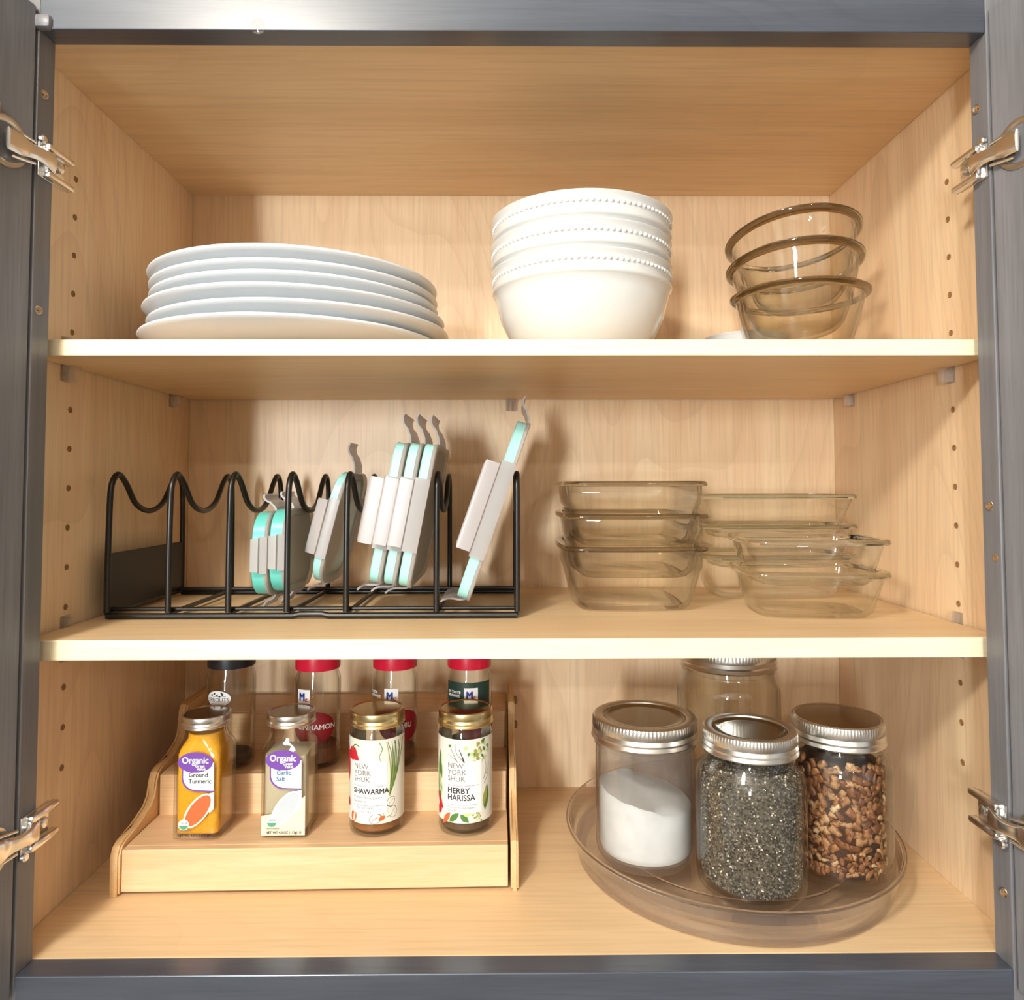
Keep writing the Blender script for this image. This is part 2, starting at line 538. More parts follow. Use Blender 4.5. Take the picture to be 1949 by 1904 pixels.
# peg holes in the side panels, 32 mm apart, as discs with the holes' shade in their colour
hb = bmesh.new()
lathe(hb, [(0, 0.0002), (0.0019, 0.0002), (0.0021, 0.0006), (0.0025, 0.0005), (0.0027, -0.0004), (0, -0.0004)], 12)
bmesh.ops.rotate(hb, verts=hb.verts, cent=(0, 0, 0), matrix=Matrix.Rotation(PI / 2, 3, 'Y'))
hole_me = bpy.data.meshes.new('peg_hole'); hb.to_mesh(hole_me); hb.free(); hole_me.materials.append(M['hole'])
for s in (-1, 1):
    for yy in (0.0848,):
        for k in range(18):
            z = 0.5907 - 0.0322 * k
            if z < 0.09 or abs(z - 0.430) < 0.02 or abs(z - 0.21) < 0.02:
                continue
            h = bpy.data.objects.new('peg_hole', hole_me)
            COL.objects.link(h); h.parent = cab
            h.location = (s * W, yy + (0.0018 if s > 0 else 0), z)
            if s > 0: h.rotation_euler = (0, 0, PI)

# frame screws on the inner faces of the stiles


def screw_mesh(r=0.0034):
    bb = bmesh.new()
    lathe(bb, [(0, 0.0006), (r * 0.35, 0.0006), (r * 0.8, 0.0011), (r, 0.0006), (r, -0.001), (0, -0.001)], 16)
    box(bb, -r * 0.6, r * 0.6, -r * 0.12, r * 0.12, 0.0005, 0.0012, mi=1)
    box(bb, -r * 0.12, r * 0.12, -r * 0.6, r * 0.6, 0.0005, 0.0013, mi=1)
    me = bpy.data.meshes.new('screw'); bb.to_mesh(me); bb.free()
    for p in me.polygons: p.use_smooth = True
    me.set_sharp_from_angle(angle=0.5)
    me.materials.append(M['screw']); me.materials.append(M['hole'])
    return me


SCREW = screw_mesh()
for x, y, z in ((-HO, 0.0067, 0.6194), (-HO, 0.0065, 0.4612), (HO, 0.0115, 0.6133), (HO, 0.0099, 0.3192), (HO, 0.007, 0.0477)):
    s = bpy.data.objects.new('screw', SCREW); COL.objects.link(s); s.parent = cab
    s.location = (x, y, z); s.rotation_euler = (0.4, PI / 2 if x < 0 else -PI / 2, 0)
h = bpy.data.objects.new('peg_hole', hole_me); COL.objects.link(h); h.parent = cab; h.location = (HO, 0.006, 0.2822); h.rotation_euler = (0, 0, PI)

DOOR_SWING = 11.0
# the two doors, swung a little past square
for s in (-1, 1):
    hinge_pt = Vector((s * (HO + 0.0004), -0.0022, 0))
    dw, dz0, dz1, th = 0.356, -0.013, ZT + 0.016, 0.019
    d = bpy.data.objects.new('door', None); COL.objects.link(d); d.parent = cab; d.location = hinge_pt
    d['label'] = 'left door swung open, grey inner face' if s < 0 else 'right door swung open, grey inner face'
    d.rotation_euler = (0, 0, s * math.radians(DOOR_SWING))
    xa, xb = (-th, 0) if s < 0 else (0, th)
    fw = 0.058

    def dp(name, ya, yb, za, zb, inset, m):
        bb = bmesh.new()
        box(bb, xa + inset, xb - inset, ya, yb, za, zb, 0.0015)
        o = obj(name, bb, m, d)
        return o
    dp('door_stile', -fw, 0, dz0, dz1, 0, M['grey_z'])
    dp('door_stile', -dw, -dw + fw, dz0, dz1, 0, M['grey_z'])
    dp('door_rail', -dw + fw, -fw, dz1 - fw, dz1, 0, M['grey_z'])
    dp('door_rail', -dw + fw, -fw, dz0, dz0 + fw, 0, M['grey_z'])
    dp('door_panel', -dw + fw - 0.004, -fw + 0.004, dz0 + fw - 0.004, dz1 - fw + 0.004, 0.005, M['grey_z'])

# hinges: a clip plate round the stile, a bent arm, and a cup on the door


def hinge(s, zc, up):
    g = bpy.data.objects.new('hinge', None); COL.objects.link(g); g.parent = cab
    g.location = (s * HO, 0, zc)
    g['label'] = '%s %s nickel cabinet hinge' % ('upper' if up > 0 else 'lower', 'left' if s < 0 else 'right')

    def mx(x): return -s * x         # local +x points into the opening

    def swing(bm_): bmesh.ops.rotate(bm_, verts=bm_.verts, cent=(0, -0.0022, 0), matrix=Matrix.Rotation(s * math.radians(DOOR_SWING), 3, 'Z'))
    # clip plate: two flanges and a floor, notched at the rear
    bb = bmesh.new()

    def bx(x0, x1, y0, y1, z0, z1, bv=0.0006):
        a, c = sorted((mx(x0), mx(x1)))
        box(bb, a, c, y0, y1, z0, z1, bv)
    bx(0.0, 0.0016, 0.001, 0.031, -0.0125, 0.0125)
    bx(0.0010, 0.0075, 0.004, 0.0345, 0.0075, 0.0125, 0.0016)
    bx(0.0010, 0.0075, 0.004, 0.0345, -0.0125, -0.0075, 0.0016)
    bx(0.0010, 0.0060, 0.004, 0.0065, -0.009, 0.009)
    obj('clip_plate', bb, M['chrome'], g, 35)
    bb = bmesh.new()
    lathe(bb, [(0, 0.0062), (0.0022, 0.0062), (0.0036, 0.0054), (0.0040, 0.004), (0.0040, 0.001), (0, 0.001)], 20)
    bmesh.ops.rotate(bb, verts=bb.verts, cent=(0, 0, 0), matrix=Matrix.Rotation(-s * PI / 2, 3, 'Y'))
    o = obj('adjusting_screw', bb, M['chrome'], g, 35); o.location = (0, 0.021, 0.001)
    bb = bmesh.new(); tube(bb, [(mx(0.004), 0.012, -0.0085), (mx(0.004), 0.012, 0.0085)], 0.0014, 10)
    tube(bb, [(mx(0.003), 0.0165, -0.0085), (mx(0.003), 0.0165, 0.0085)], 0.0010, 10)
    obj('pivot_pin', bb, M['chrome'], g, 50)
    bb = bmesh.new()
    lathe(bb, [(0, 0.003), (0.0022, 0.003), (0.0032, 0.002), (0.0034, 0), (0, 0)], 18)
    bmesh.ops.rotate(bb, verts=bb.verts, cent=(0, 0, 0), matrix=Matrix.Rotation(-s * PI / 2, 3, 'Y'))
    o = obj('frame_screw', bb, M['chrome'], g, 35); o.location = (mx(0.0014), 0.0035, 0.0145 * up)
    # bent arm
    bb = bmesh.new()
    pts = catmull([(0.0060, 0.011), (0.0068, 0.002), (0.0050, -0.006), (0.0026, -0.013), (0.0022, -0.020), (0.0004, -0.029)], 5)
    pts = [(p.x, p.y) for p in [Vector(q) for q in pts]]
    rings = []
    for i, (u, v) in enumerate(pts):
        q = i / (len(pts) - 1)
        hw_ = 0.0078 - 0.0028 * math.sin(PI * min(1, q * 1.3))
        tx = pts[min(i + 1, len(pts) - 1)][0] - pts[max(i - 1, 0)][0]; ty = pts[min(i + 1, len(pts) - 1)][1] - pts[max(i - 1, 0)][1]
        ln = math.hypot(tx, ty)
        rings.append([(mx(u - ty / ln * 0.0019 * math.sin(a)), v + tx / ln * 0.0019 * math.sin(a), hw_ * math.copysign(abs(math.cos(a)) ** 0.7, math.cos(a))) for a in [2 * PI * k / 16 for k in range(16)]])
    rings_to_bm(bb, rings)
    obj('arm', bb, M['chrome'], g, 35)
    bb = bmesh.new()
    for zz in (-0.0075, 0.0075):
        tube(bb, [(mx(0.0035), -0.006, zz), (mx(0.0012), -0.014, zz * 1.15), (mx(-0.0020), -0.022, zz * 1.2)], 0.0012, 8)
    obj('side_link', bb, M['chrome'], g, 50)
    # cup set in the door face with a flange and two screws
    bb = bmesh.new()
    lathe(bb, [(0, -0.0005), (0.0125, -0.0005), (0.0135, 0.0006), (0.0150, 0.0014), (0.0172, 0.0014), (0.0178, 0.0004), (0.0178, -0.001), (0, -0.001)], 40)
    bmesh.ops.rotate(bb, verts=bb.verts, cent=(0, 0, 0), matrix=Matrix.Rotation(-s * PI / 2, 3, 'Y'))
    bmesh.ops.translate(bb, verts=bb.verts, vec=(mx(-0.0004), -0.0245, 0.0))
    swing(bb)
    obj('cup', bb, M['chrome_dark'], g, 35)
    bb = bmesh.new()
    a, c = sorted((mx(-0.002), mx(0.0022)))
    box(bb, a, c, -0.048, -0.031, -0.024, 0.024, 0.0016)
    swing(bb)
    obj('flange', bb, M['chrome'], g, 40)
    for zz in (-0.0185, 0.0185):
        q = bpy.data.objects.new('screw', SCREW); COL.objects.link(q); q.parent = g
        pv = Matrix.Rotation(s * math.radians(DOOR_SWING), 3, 'Z')
        q.location = pv @ (Vector((mx(0.0024), -0.0395, zz)) - Vector((0, -0.0022, 0))) + Vector((0, -0.0022, 0))
        q.rotation_euler = (0, -s * PI / 2, s * math.radians(DOOR_SWING))


for s, zc, up in ((-1, 0.570, 1), (-1, 0.0925, -1), (1, 0.570, 1), (1, 0.0975, -1)):
    hinge(s, zc, up)

# ------------------------------------------------------------------ shelves and their clear clips
S1T, S1B, S2T, S2B = 0.4446, 0.4324, 0.2209, 0.2062


def shelf(name, label, zb, zt):
    t = thing(name, label, 'shelf', (0, 0.03, zb))
    bb = bmesh.new(); box(bb, -W + 0.0026, W - 0.0026, 0.0012, 0.2722, 0, zt - zb, 0.0004)
    obj('board', bb, M['maple_x'], t)
    bb = bmesh.new(); box(bb, -W + 0.0026, W - 0.0026, 0.0, 0.0012, 0, zt - zb, 0.0004)
    tag(obj('edge_band', bb, M['maple_edge'], t), 'edge band along the shelf front, its colour lightened as glare')
    return t


shelf('shelf', 'upper maple shelf carrying plates, white bowls and glass bowls', S1B, S1T)
shelf('shelf', 'lower maple shelf carrying the wire rack and glass containers', S2B, S2T)


def clip_mesh():
    bb = bmesh.new()
    box(bb, 0, 0.0022, -0.006, 0.006, -0.013, 0.024, 0.0006)
    box(bb, 0.0018, 0.011, -0.006, 0.006, -0.0022, -0.0004, 0.0005)
    box(bb, 0.0018, 0.008, -0.0008, 0.0008, -0.012, -0.0022, 0.0003)
    box(bb, 0.0018, 0.007, -0.006, -0.0035, -0.012, -0.0022, 0.0004)
    box(bb, 0.0018, 0.007, 0.0035, 0.006, -0.012, -0.0022, 0.0004)
    box(bb, 0.0018, 0.0055, -0.0045, 0.0045, 0.0155, 0.0235, 0.0008)
    tube(bb, [(0.001, 0, -0.006), (-0.004, 0, -0.006)], 0.0024, 10)
    me = bpy.data.meshes.new('shelf_clip')
    bmesh.ops.recalc_face_normals(bb, faces=bb.faces[:]); bb.to_mesh(me); bb.free()
    me.materials.append(M['clip_clear'])
    return me


CLIP = clip_mesh()
for x, y, z, rz, lab in (
        (-W, 0.0765, S1B, 0, 'clear plastic shelf clip under the front left corner of the upper shelf'),
        (-W, 0.2617, S1B, 0, 'clear plastic shelf clip at the back left under the upper shelf'),
        (W, 0.2614, S1B, PI, 'clear plastic shelf clip at the back right under the upper shelf'),
        (W, 0.0886, S1B, PI, 'clear plastic shelf clip under the front right corner of the upper shelf'),
        (-0.002, DB, S1B, -PI / 2, 'clear plastic clip on the back panel above the tallest leaning lid'),
        (-W, 0.0837, S2B, 0, 'clear plastic shelf clip at the left end of the lower shelf beside the wire rack'),
        (W, 0.0868, S2B, PI, 'clear plastic shelf clip at the right end of the lower shelf beside the square containers')):
    c = bpy.data.objects.new('shelf_clip', CLIP); COL.objects.link(c)
    c.location = (x, y, z - 0.0002); c.rotation_euler = (0, 0, rz)
    tag(c, lab, 'shelf clip', 'clear shelf clips')

# ------------------------------------------------------------------ dinner plates


def plate_mesh(R):
    bb = bmesh.new()
    f = R / 0.134
    prof = [(0, 0.0022), (0.066, 0.0022), (0.070, 0.0), (0.074, 0.0), (0.077, 0.0030), (0.100, 0.0072), (0.120, 0.0128), (0.1305, 0.0172), (0.1335, 0.0192),
            (0.1340, 0.0204), (0.1335, 0.0214), (0.1318, 0.0217), (0.128, 0.0208), (0.112, 0.0150), (0.090, 0.0102), (0.070, 0.0078), (0, 0.0072)]
    lathe(bb, [(r * f, z) for r, z in prof], 128)
    me = bpy.data.meshes.new('dinner_plate'); bmesh.ops.recalc_face_normals(bb, faces=bb.faces[:]); bb.to_mesh(me); bb.free()
    for p in me.polygons: p.use_smooth = True
    me.materials.append(M['plate_china'])
    return me


P_BIG, P_SMALL = plate_mesh(0.1345), plate_mesh(0.1285)
ords = ['bottom plate of the white stack, resting on the upper shelf', 'second white plate from the bottom of the plate stack', 'third white plate from the bottom of the plate stack',
        'third white plate from the top of the plate stack', 'second white plate from the top of the plate stack', 'topmost white plate of the stack on the upper shelf']
for i, (me, x, y, z) in enumerate(((P_BIG, -0.204, 0.166, S1T + 0.0002), (P_BIG, -0.1965, 0.1665, 0.4562), (P_BIG, -0.2005, 0.1665, 0.4682),
                                   (P_SMALL, -0.2005, 0.165, 0.4792), (P_SMALL, -0.2010, 0.165, 0.4882), (P_SMALL, -0.2015, 0.163, 0.4986))):
    p = bpy.data.objects.new('dinner_plate', me); COL.objects.link(p)
    p.location = (x, y, z); p.rotation_euler = (0, 0, i * 1.1)
    tag(p, ords[i], 'plate', 'white plates in the stack')

# ------------------------------------------------------------------ white beaded bowls


def white_bowl():
    t = thing('beaded_bowl', '', 'bowl')
    bb = bmesh.new()
    lathe(bb, [(0, 0.002), (0.038, 0.002), (0.040, 0.0), (0.0445, 0.0), (0.0455, 0.003), (0.056, 0.0105), (0.0655, 0.0222), (0.0725, 0.0365), (0.0768, 0.052), (0.0785, 0.0600),
               (0.0800, 0.0612), (0.0810, 0.0630), (0.0808, 0.0646), (0.0795, 0.0660), (0.0792, 0.0680), (0.0797, 0.0765), (0.0812, 0.0785), (0.0817, 0.0800), (0.0809, 0.0809),
               (0.0797, 0.0802), (0.0782, 0.076), (0.0775, 0.060), (0.070, 0.036), (0.056, 0.0155), (0.036, 0.0072), (0, 0.006)], 128)
    obj('bowl_body', bb, M['white_china'], t, 50)
    bb = bmesh.new()
    for k in range(96):
        a = 2 * PI * k / 96
        m = Matrix.Translation((0.0796 * math.cos(a), 0.0796 * math.sin(a), 0.0722))
        bmesh.ops.create_icosphere(bb, subdivisions=2, radius=0.0017, matrix=m)
    o = obj('bead_trim', bb, M['white_china'], t, 60); o['kind'] = 'stuff'; o['label'] = 'ring of raised beads below the rim'
    return t


wb = white_bowl()
for i, lab in enumerate(('bottom white beaded bowl, resting on the upper shelf', 'middle white bowl of the stack of three beaded bowls', 'topmost white beaded bowl, its rim against the cabinet top')):
    o = wb if i == 0 else dup(wb)
    o.location = (0.0612 + (0, -0.0006, 0.0002)[i], 0.138, S1T + 0.0002 + i * 0.0234); o.rotation_euler = (0, 0, i * 0.5)
    tag(o, lab, 'bowl', 'white beaded bowls')

# ------------------------------------------------------------------ round glass bowls and the dish below them


def glass_bowl():
    bb = bmesh.new()
    prof = [(0, 0.0015), (0.029, 0.0), (0.0335, 0.0012), (0.0385, 0.006), (0.0450, 0.020), (0.0512, 0.040), (0.0560, 0.0600),
            (0.0590, 0.0612), (0.0612, 0.0630), (0.0615, 0.0652), (0.0597, 0.0668), (0.0572, 0.0666), (0.0545, 0.0645),
            (0.0535, 0.060), (0.0486, 0.040), (0.0424, 0.020), (0.0358, 0.0065), (0.030, 0.0042), (0, 0.0042)]
    lathe(bb, prof, 96, mi_fn=lambda i: 1 if 6 <= i <= 11 else 0)
    return bb


gb_labels = ('bottom round glass bowl of the leaning stack, standing upright on the shelf', 'middle round glass bowl, tilted in the leaning stack', 'topmost round glass bowl, most tilted in the leaning stack')
gb0 = None
for i, (x, y, z, rx, ry) in enumerate(((0.2645, 0.150, S1T + 0.0002, 0.0, 0.0), (0.2642, 0.1482, S1T + 0.0308, 7.2, -1.2), (0.2668, 0.1505, S1T + 0.0588, 10.0, -2.6))):
    if gb0 is None:
        gb0 = o = obj('glass_bowl', glass_bowl(), [M['bowl'], M['darkened_rim']], None, 50)
    else:
        o = dup(gb0)
    o.location = (x, y, z); o.rotation_euler = (-math.radians(rx), math.radians(ry), 0)
    tag(o, gb_labels[i], 'glass bowl', 'round glass bowls')
bb = bmesh.new()
lathe(bb, [(0, 0.0), (0.030, 0.0), (0.034, 0.0006), (0.0385, 0.006), (0.0425, 0.020), (0.0440, 0.0435), (0.0452, 0.0458), (0.0446, 0.0470), (0.0428, 0.0462),
           (0.0412, 0.041), (0.0395, 0.018), (0.034, 0.0058), (0.028, 0.0036), (0, 0.0034)], 64)
tag(obj('ramekin', bb, M['white_china'], None, 50), 'small white ramekin behind the stack of round glass bowls', 'dish').location = (0.250, 0.254, S1T + 0.0003)

# ------------------------------------------------------------------ black wire rack
RX = [-0.3485, -0.2965, -0.2452, -0.1952, -0.1446, -0.0672, 0.0022]
RZ = S2T
rack = thing('wire_rack', 'black wire lid rack with wavy dividers on the lower shelf', 'rack', (0, 0, RZ))
YF, YB, WR = 0.114, 0.255, 0.0026
for i, x in enumerate(RX):
    bb = bmesh.new()
    yf, yb, h = YF, YB, 0.1245
    ym = (yf + yb) / 2
    pts = [(x, yf, 0.006), (x, yf, 0.05), (x, yf + 0.001, 0.095)]
    pts += [(x, yf + 0.0035, 0.115), (x, yf + 0.013, 0.1243), (x, yf + 0.026, 0.117), (x, yf + 0.045, 0.0975), (x, ym, 0.0905),
            (x, yb - 0.045, 0.0975), (x, yb - 0.026, 0.117), (x, yb - 0.013, 0.1243), (x, yb - 0.0035, 0.115)]
    pts += [(x, yb - 0.001, 0.095), (x, yb, 0.05), (x, yb, 0.006)]
    tube(bb, catmull(pts, 6), WR, 10)
    obj('divider', bb, M['black_wire'], rack, 60)
for y in (YF, YB):
    bb = bmesh.new()
    if y == YF:
        pts = [(RX[0], y, 0.0028), (-0.19, y, 0.0028), (-0.184, y, 0.0042), (-0.165, y, 0.0042), (-0.159, y, 0.0028), (RX[-1], y, 0.0028)]
    else:
        pts = [(RX[0], y, 0.0028), (RX[-1], y, 0.0028)]
    tube(bb, pts, WR, 10)
    obj('base_rail', bb, M['black_wire'], rack, 60)
    bb = bmesh.new()
    tube(bb, [(RX[0], y - 0.0 + (0.008 if y == YF else -0.008), 0.0075), (RX[-1], y + (0.008 if y == YF else -0.008), 0.0075)], 0.0018, 10)
    obj('base_rail', bb, M['black_wire'], rack, 60)
for x in RX:
    bb = bmesh.new(); tube(bb, [(x, YF, 0.0045), (x, YB, 0.0045)], 0.002, 10)
    obj('cross_wire', bb, M['black_wire'], rack, 60)
for x in (RX[0], RX[-1]):
    bb = bmesh.new(); box(bb, x - 0.0012, x + 0.0012, YF, YB, 0.003, 0.056, 0.0006)
    obj('end_panel', bb, M['black_panel'], rack)

# ------------------------------------------------------------------ snap lids standing in the rack


def snap_lid(L, D, cr, th, flap, teal, fw=0.52, topflap=0.5, curl=1.0):
    """a lid on edge: plane in local YZ, outer face towards +X, lower front corner at the origin"""
    t = thing('snap_lid', '', 'lid')
    cy, cz = D / 2, L / 2

    def plate(bb, x, hw, hd, r):
        return [(x, cy + a, cz + c) for a, c in rrect(hw, hd, r, 6)]
    bb = bmesh.new()
    rings_to_bm(bb, [plate(bb, -0.0032, D / 2 - 0.0006, L / 2 - 0.0006, cr), plate(bb, -0.0008, D / 2, L / 2, cr), plate(bb, 0.0, D / 2 - 0.0006, L / 2 - 0.0006, cr),
                     plate(bb, 0.0, D / 2 - 0.006, L / 2 - 0.006, cr * 0.8), plate(bb, -0.0016, D / 2 - 0.0075, L / 2 - 0.0075, cr * 0.75)])
    obj('lid_plate', bb, M['lid_plastic'], t, 40)
    bb = bmesh.new()
    o_, i_ = 0.0012, 0.0085
    rings_to_bm(bb, [plate(bb, -th, D / 2 - o_ - 0.001, L / 2 - o_ - 0.001, cr), plate(bb, -th + 0.001, D / 2 - o_, L / 2 - o_, cr), plate(bb, -0.0034, D / 2 - o_, L / 2 - o_, cr),
                     plate(bb, -0.0034, D / 2 - i_, L / 2 - i_, cr * 0.7), plate(bb, -th, D / 2 - i_, L / 2 - i_, cr * 0.7)], closed=True)
    tag(obj('gasket', bb, teal, t, 40), 'teal silicone gasket')
    # flaps: front and back stick out sideways, top and bottom curl away
    for face, sgn, y in (('front', -1, 0.0), ('back', 1, D)):
        bb = bmesh.new()
        hw = L * fw / 2
        prof = [(0.0, 0.0), (-0.006, 0.0012), (-flap * 0.50, 0.0012), (-flap * 0.53, 0.0034), (-flap * 0.90, 0.0034), (-flap * 0.97, 0.0032), (-flap, 0.0026)]
        if sgn > 0: prof = [(u * min(1.0, 0.0108 / flap), v) for u, v in prof]
        ribbon(bb, prof, 0.0017, lambda q: hw * (1.0 if q < 0.5 else 0.91 if q < 0.95 else 0.80), lambda u, v, w: (u, y + sgn * (v + 0.0005), cz + w))
        obj('clip', bb, M['clip_plastic'], t, 25)
    for sgn, z in ((1, L), (-1, 0.0)):
        bb = bmesh.new()
        c = curl
        prof = [(-0.002, 0.0), (-0.0035, 0.006 * c), (-0.0065, 0.011 * c), (-0.0075, 0.013 * c), (-0.0115, 0.0165 * c), (-0.0135, 0.022 * c), (-0.0128, 0.0262 * c)]
        if sgn < 0:
            prof = [(-0.002, 0.0), (-0.006, 0.0035), (-0.010, 0.0050), (-0.0140, 0.0056), (-0.0185, 0.0072), (-0.0225, 0.0100), (-0.0245, 0.0130)]
            prof = [(u * min(1.0, flap / 0.026), v * 0.9) for u, v in prof]
        pts = [(p.x, p.y) for p in catmull([(u, v, 0) for u, v in prof], 3)]
        ribbon(bb, pts, 0.0016, D * topflap / 2, lambda u, v, w: (u, cy + w, z + sgn * v))
        obj('clip', bb, M['clip_plastic'], t, 40)
    return t


def put_lid(o, x, y, z, lean, lab, group=None, rz=0.0):
    o.location = (x, y, z); o.rotation_euler = (0, math.radians(lean), rz)
    tag(o, lab, 'lid', group)


lid = snap_lid(0.075, 0.095, 0.022, 0.0142, 0.013, M['teal_dark'], 0.42, 0.4, 0.55)
put_lid(lid, -0.2135, 0.116, 0.2375, 0.5, 'small deep teal snap lid, leftmost in the wire rack', 'small teal snap lids')
put_lid(dup(lid), -0.1988, 0.118, 0.2400, 0.6, 'second small deep teal snap lid, just left of the fourth rack post', 'small teal snap lids')
lid = snap_lid(0.106, 0.074, 0.022, 0.0105, 0.0185, M['teal'], 0.52, 0.30, 1.0)
put_lid(lid, -0.1770, 0.1450, 0.2440, 14.5, 'medium snap lid with a single square tab on top, leaning right', None, -0.10)
lid = snap_lid(0.127, 0.128, 0.012, 0.0110, 0.0255, M['teal'], 0.50, 0.5, 1.0)
for k, lab in enumerate(('left one of the three leaning snap lids with curled top tabs', 'middle one of the three leaning snap lids with curled top tabs', 'right one of the three leaning snap lids with curled top tabs')):
    put_lid(lid if k == 0 else dup(lid), -0.1160 + 0.0133 * k, 0.1140 - 0.0042 * k, 0.2480 - 0.001 * k, 10.8, lab, 'three leaning snap lids')
lid = snap_lid(0.165, 0.122, 0.012, 0.0120, 0.0265, M['teal'], 0.53, 0.5, 0.9)
put_lid(lid, -0.0395, 0.112, 0.2335, 19.2, 'tallest snap lid, leaning alone at the right end of the wire rack')

# ------------------------------------------------------------------ rectangular glass containers


def rect_container(rw, rd, h, bw, bd, rim, cr, mats, step=True, tabs=False, bow=0.0042):
    """rw/rd: half rim size, bw/bd: half base size"""
    bb = bmesh.new()
    t = 0.0028

    def ring(hw, hd, r, z):
        # sides bow outwards a little, as pressed glass does
        src = rrect(hw, hd, r, 6)
        pts = []
        for i, p in enumerate(src):
            q = src[(i + 1) % len(src)]
            nsub = 8 if i % 7 == 6 else 1
            for j in range(nsub):
                pts.append((p[0] + (q[0] - p[0]) * j / nsub, p[1] + (q[1] - p[1]) * j / nsub))
        out = []
        peak = 0.0048 if tabs and z > h - 0.0048 and hw > rw - 0.003 else 0.0
        for x, y in pts:
            c_ = peak * max(0.0, (abs(x / hw) * abs(y / hd) - 0.74) / 0.26)
            x += math.copysign(c_, x); y += math.copysign(c_ * 0.5, y)
            u, v = x / hw, y / hd
            out.append((x - math.copysign(bow * max(0, v * v), x) * abs(u) ** 2, y - math.copysign(bow * max(0, u * u), y) * abs(v) ** 2, z))
        return out
    k = 0.72
    mw, md = bw + (rw - rim - bw) * k, bd + (rd - rim - bd) * k
    ow, od = rw - rim, rd - rim
    outer = [ring(bw - 0.009, bd - 0.009, cr * 0.7, 0.0), ring(bw - 0.004, bd - 0.004, cr * 0.85, 0.0012), ring(bw, bd, cr, 0.0055)]
    if step:
        outer += [ring(mw, md, cr * 1.1, h * 0.60), ring(ow - 0.0006, od - 0.0006, cr * 1.15, h * 0.66)]
    outer += [ring(ow, od, cr * 1.15, h - 0.0050)]
    nb = len(outer)
    rimr = [ring(rw - 0.0006, rd - 0.0006, cr * 1.3, h - 0.0046), ring(rw, rd, cr * 1.3, h - 0.0028), ring(rw - 0.0006, rd - 0.0006, cr * 1.3, h - 0.0008), ring(rw - 0.0018, rd - 0.0018, cr * 1.25, h), ring(ow - t, od - t, cr, h - 0.0004)]
    inner = [ring(ow - t, od - t, cr, h * 0.72)]
    if step:
        inner += [ring(mw - t, md - t, cr, h * 0.62)]
    inner += [ring(bw - t, bd - t, cr * 0.9, 0.008), ring(bw - t - 0.004, bd - t - 0.004, cr * 0.7, 0.0042)]
    nr = len(rimr)
    rings_to_bm(bb, outer + rimr + inner, mi_fn=lambda i: 1 if nb - 1 <= i <= nb + nr - 2 else 0)
    return obj('glass_container', bb, mats, None, 40)


def stack(proto, n, x, y, z, dz, rz, labs, group, jit=()):
    for i in range(n):
        o = proto if i == 0 else dup(proto)
        dx, dy, da = jit[i] if i < len(jit) else (0, 0, 0)
        o.location = (x + dx, y + dy, z + dz * i); o.rotation_euler = (0, 0, rz + da)
        tag(o, labs[i], 'glass container', group)


stack(rect_container(0.0685, 0.079, 0.0590, 0.0548, 0.0655, 0.0042, 0.012, [M['amber'], M['darkened_rim']]), 3, 0.1105, 0.206, S2T + 0.0002, 0.0292, 0.0,
      ('bottom brown-tinted rectangular glass container, its base on the lower shelf', 'middle brown-tinted rectangular glass container of its stack', 'topmost brown-tinted rectangular glass container of its stack'),
      'brown-tinted glass containers', ((0, 0, 0), (0.0003, 0, 0.004), (-0.0003, -0.0004, -0.003)))
stack(rect_container(0.0800, 0.0510, 0.0445, 0.0640, 0.0370, 0.0040, 0.012, [M['clear'], M['green_rim']], step=False), 3, 0.2680, 0.2480, S2T + 0.0002, 0.0300, 0.012,
      ('lowest wide glass container of the stack in the back right corner', 'middle wide glass container of the stack in the back right corner', 'topmost wide glass container of the stack in the back right corner'),
      'wide glass containers at the back')
stack(rect_container(0.0620, 0.0525, 0.0405, 0.0500, 0.0415, 0.0038, 0.013, [M['clear'], M['clear_rim']], step=False, tabs=True), 2, 0.2615, 0.1400, S2T + 0.0002, 0.0272, -0.10,
      ('lower clear square glass dish with corner tabs, in front on the lower shelf', 'upper clear square glass dish with corner tabs, nested in the lower one'),
      'clear square dishes with tabs', ((0, 0, 0), (-0.001, -0.001, 0.03)))

# ------------------------------------------------------------------ bamboo riser
rz_ = 0.016
riser = thing('spice_riser', 'three-step bamboo spice riser on the cabinet floor', 'shelf riser', (-0.1645, 0.1, 0.0002), rz_)
T1, T2, T3 = 0.036, 0.0715, 0.107
HX = 0.1585
for i, (y0, y1, z0, z1) in enumerate(((0.0, 0.064, 0.0, T1), (0.064, 0.125, T1, T2), (0.125, 0.184, T2, T3))):
    bb = bmesh.new(); box(bb, -HX + 0.0006 * i, HX - 0.0006 * i, y0, y0 + 0.007, (0.002 if i == 0 else z0 - 0.007), z1, 0.0008)
    obj('front_board', bb, M['bamboo_x'], riser)
    bb = bmesh.new(); box(bb, -HX, HX, y0 + 0.0072, y1 + 0.0068, z1 - 0.007, z1, 0.0006)
    obj('step_board', bb, M['bamboo_x'], riser)


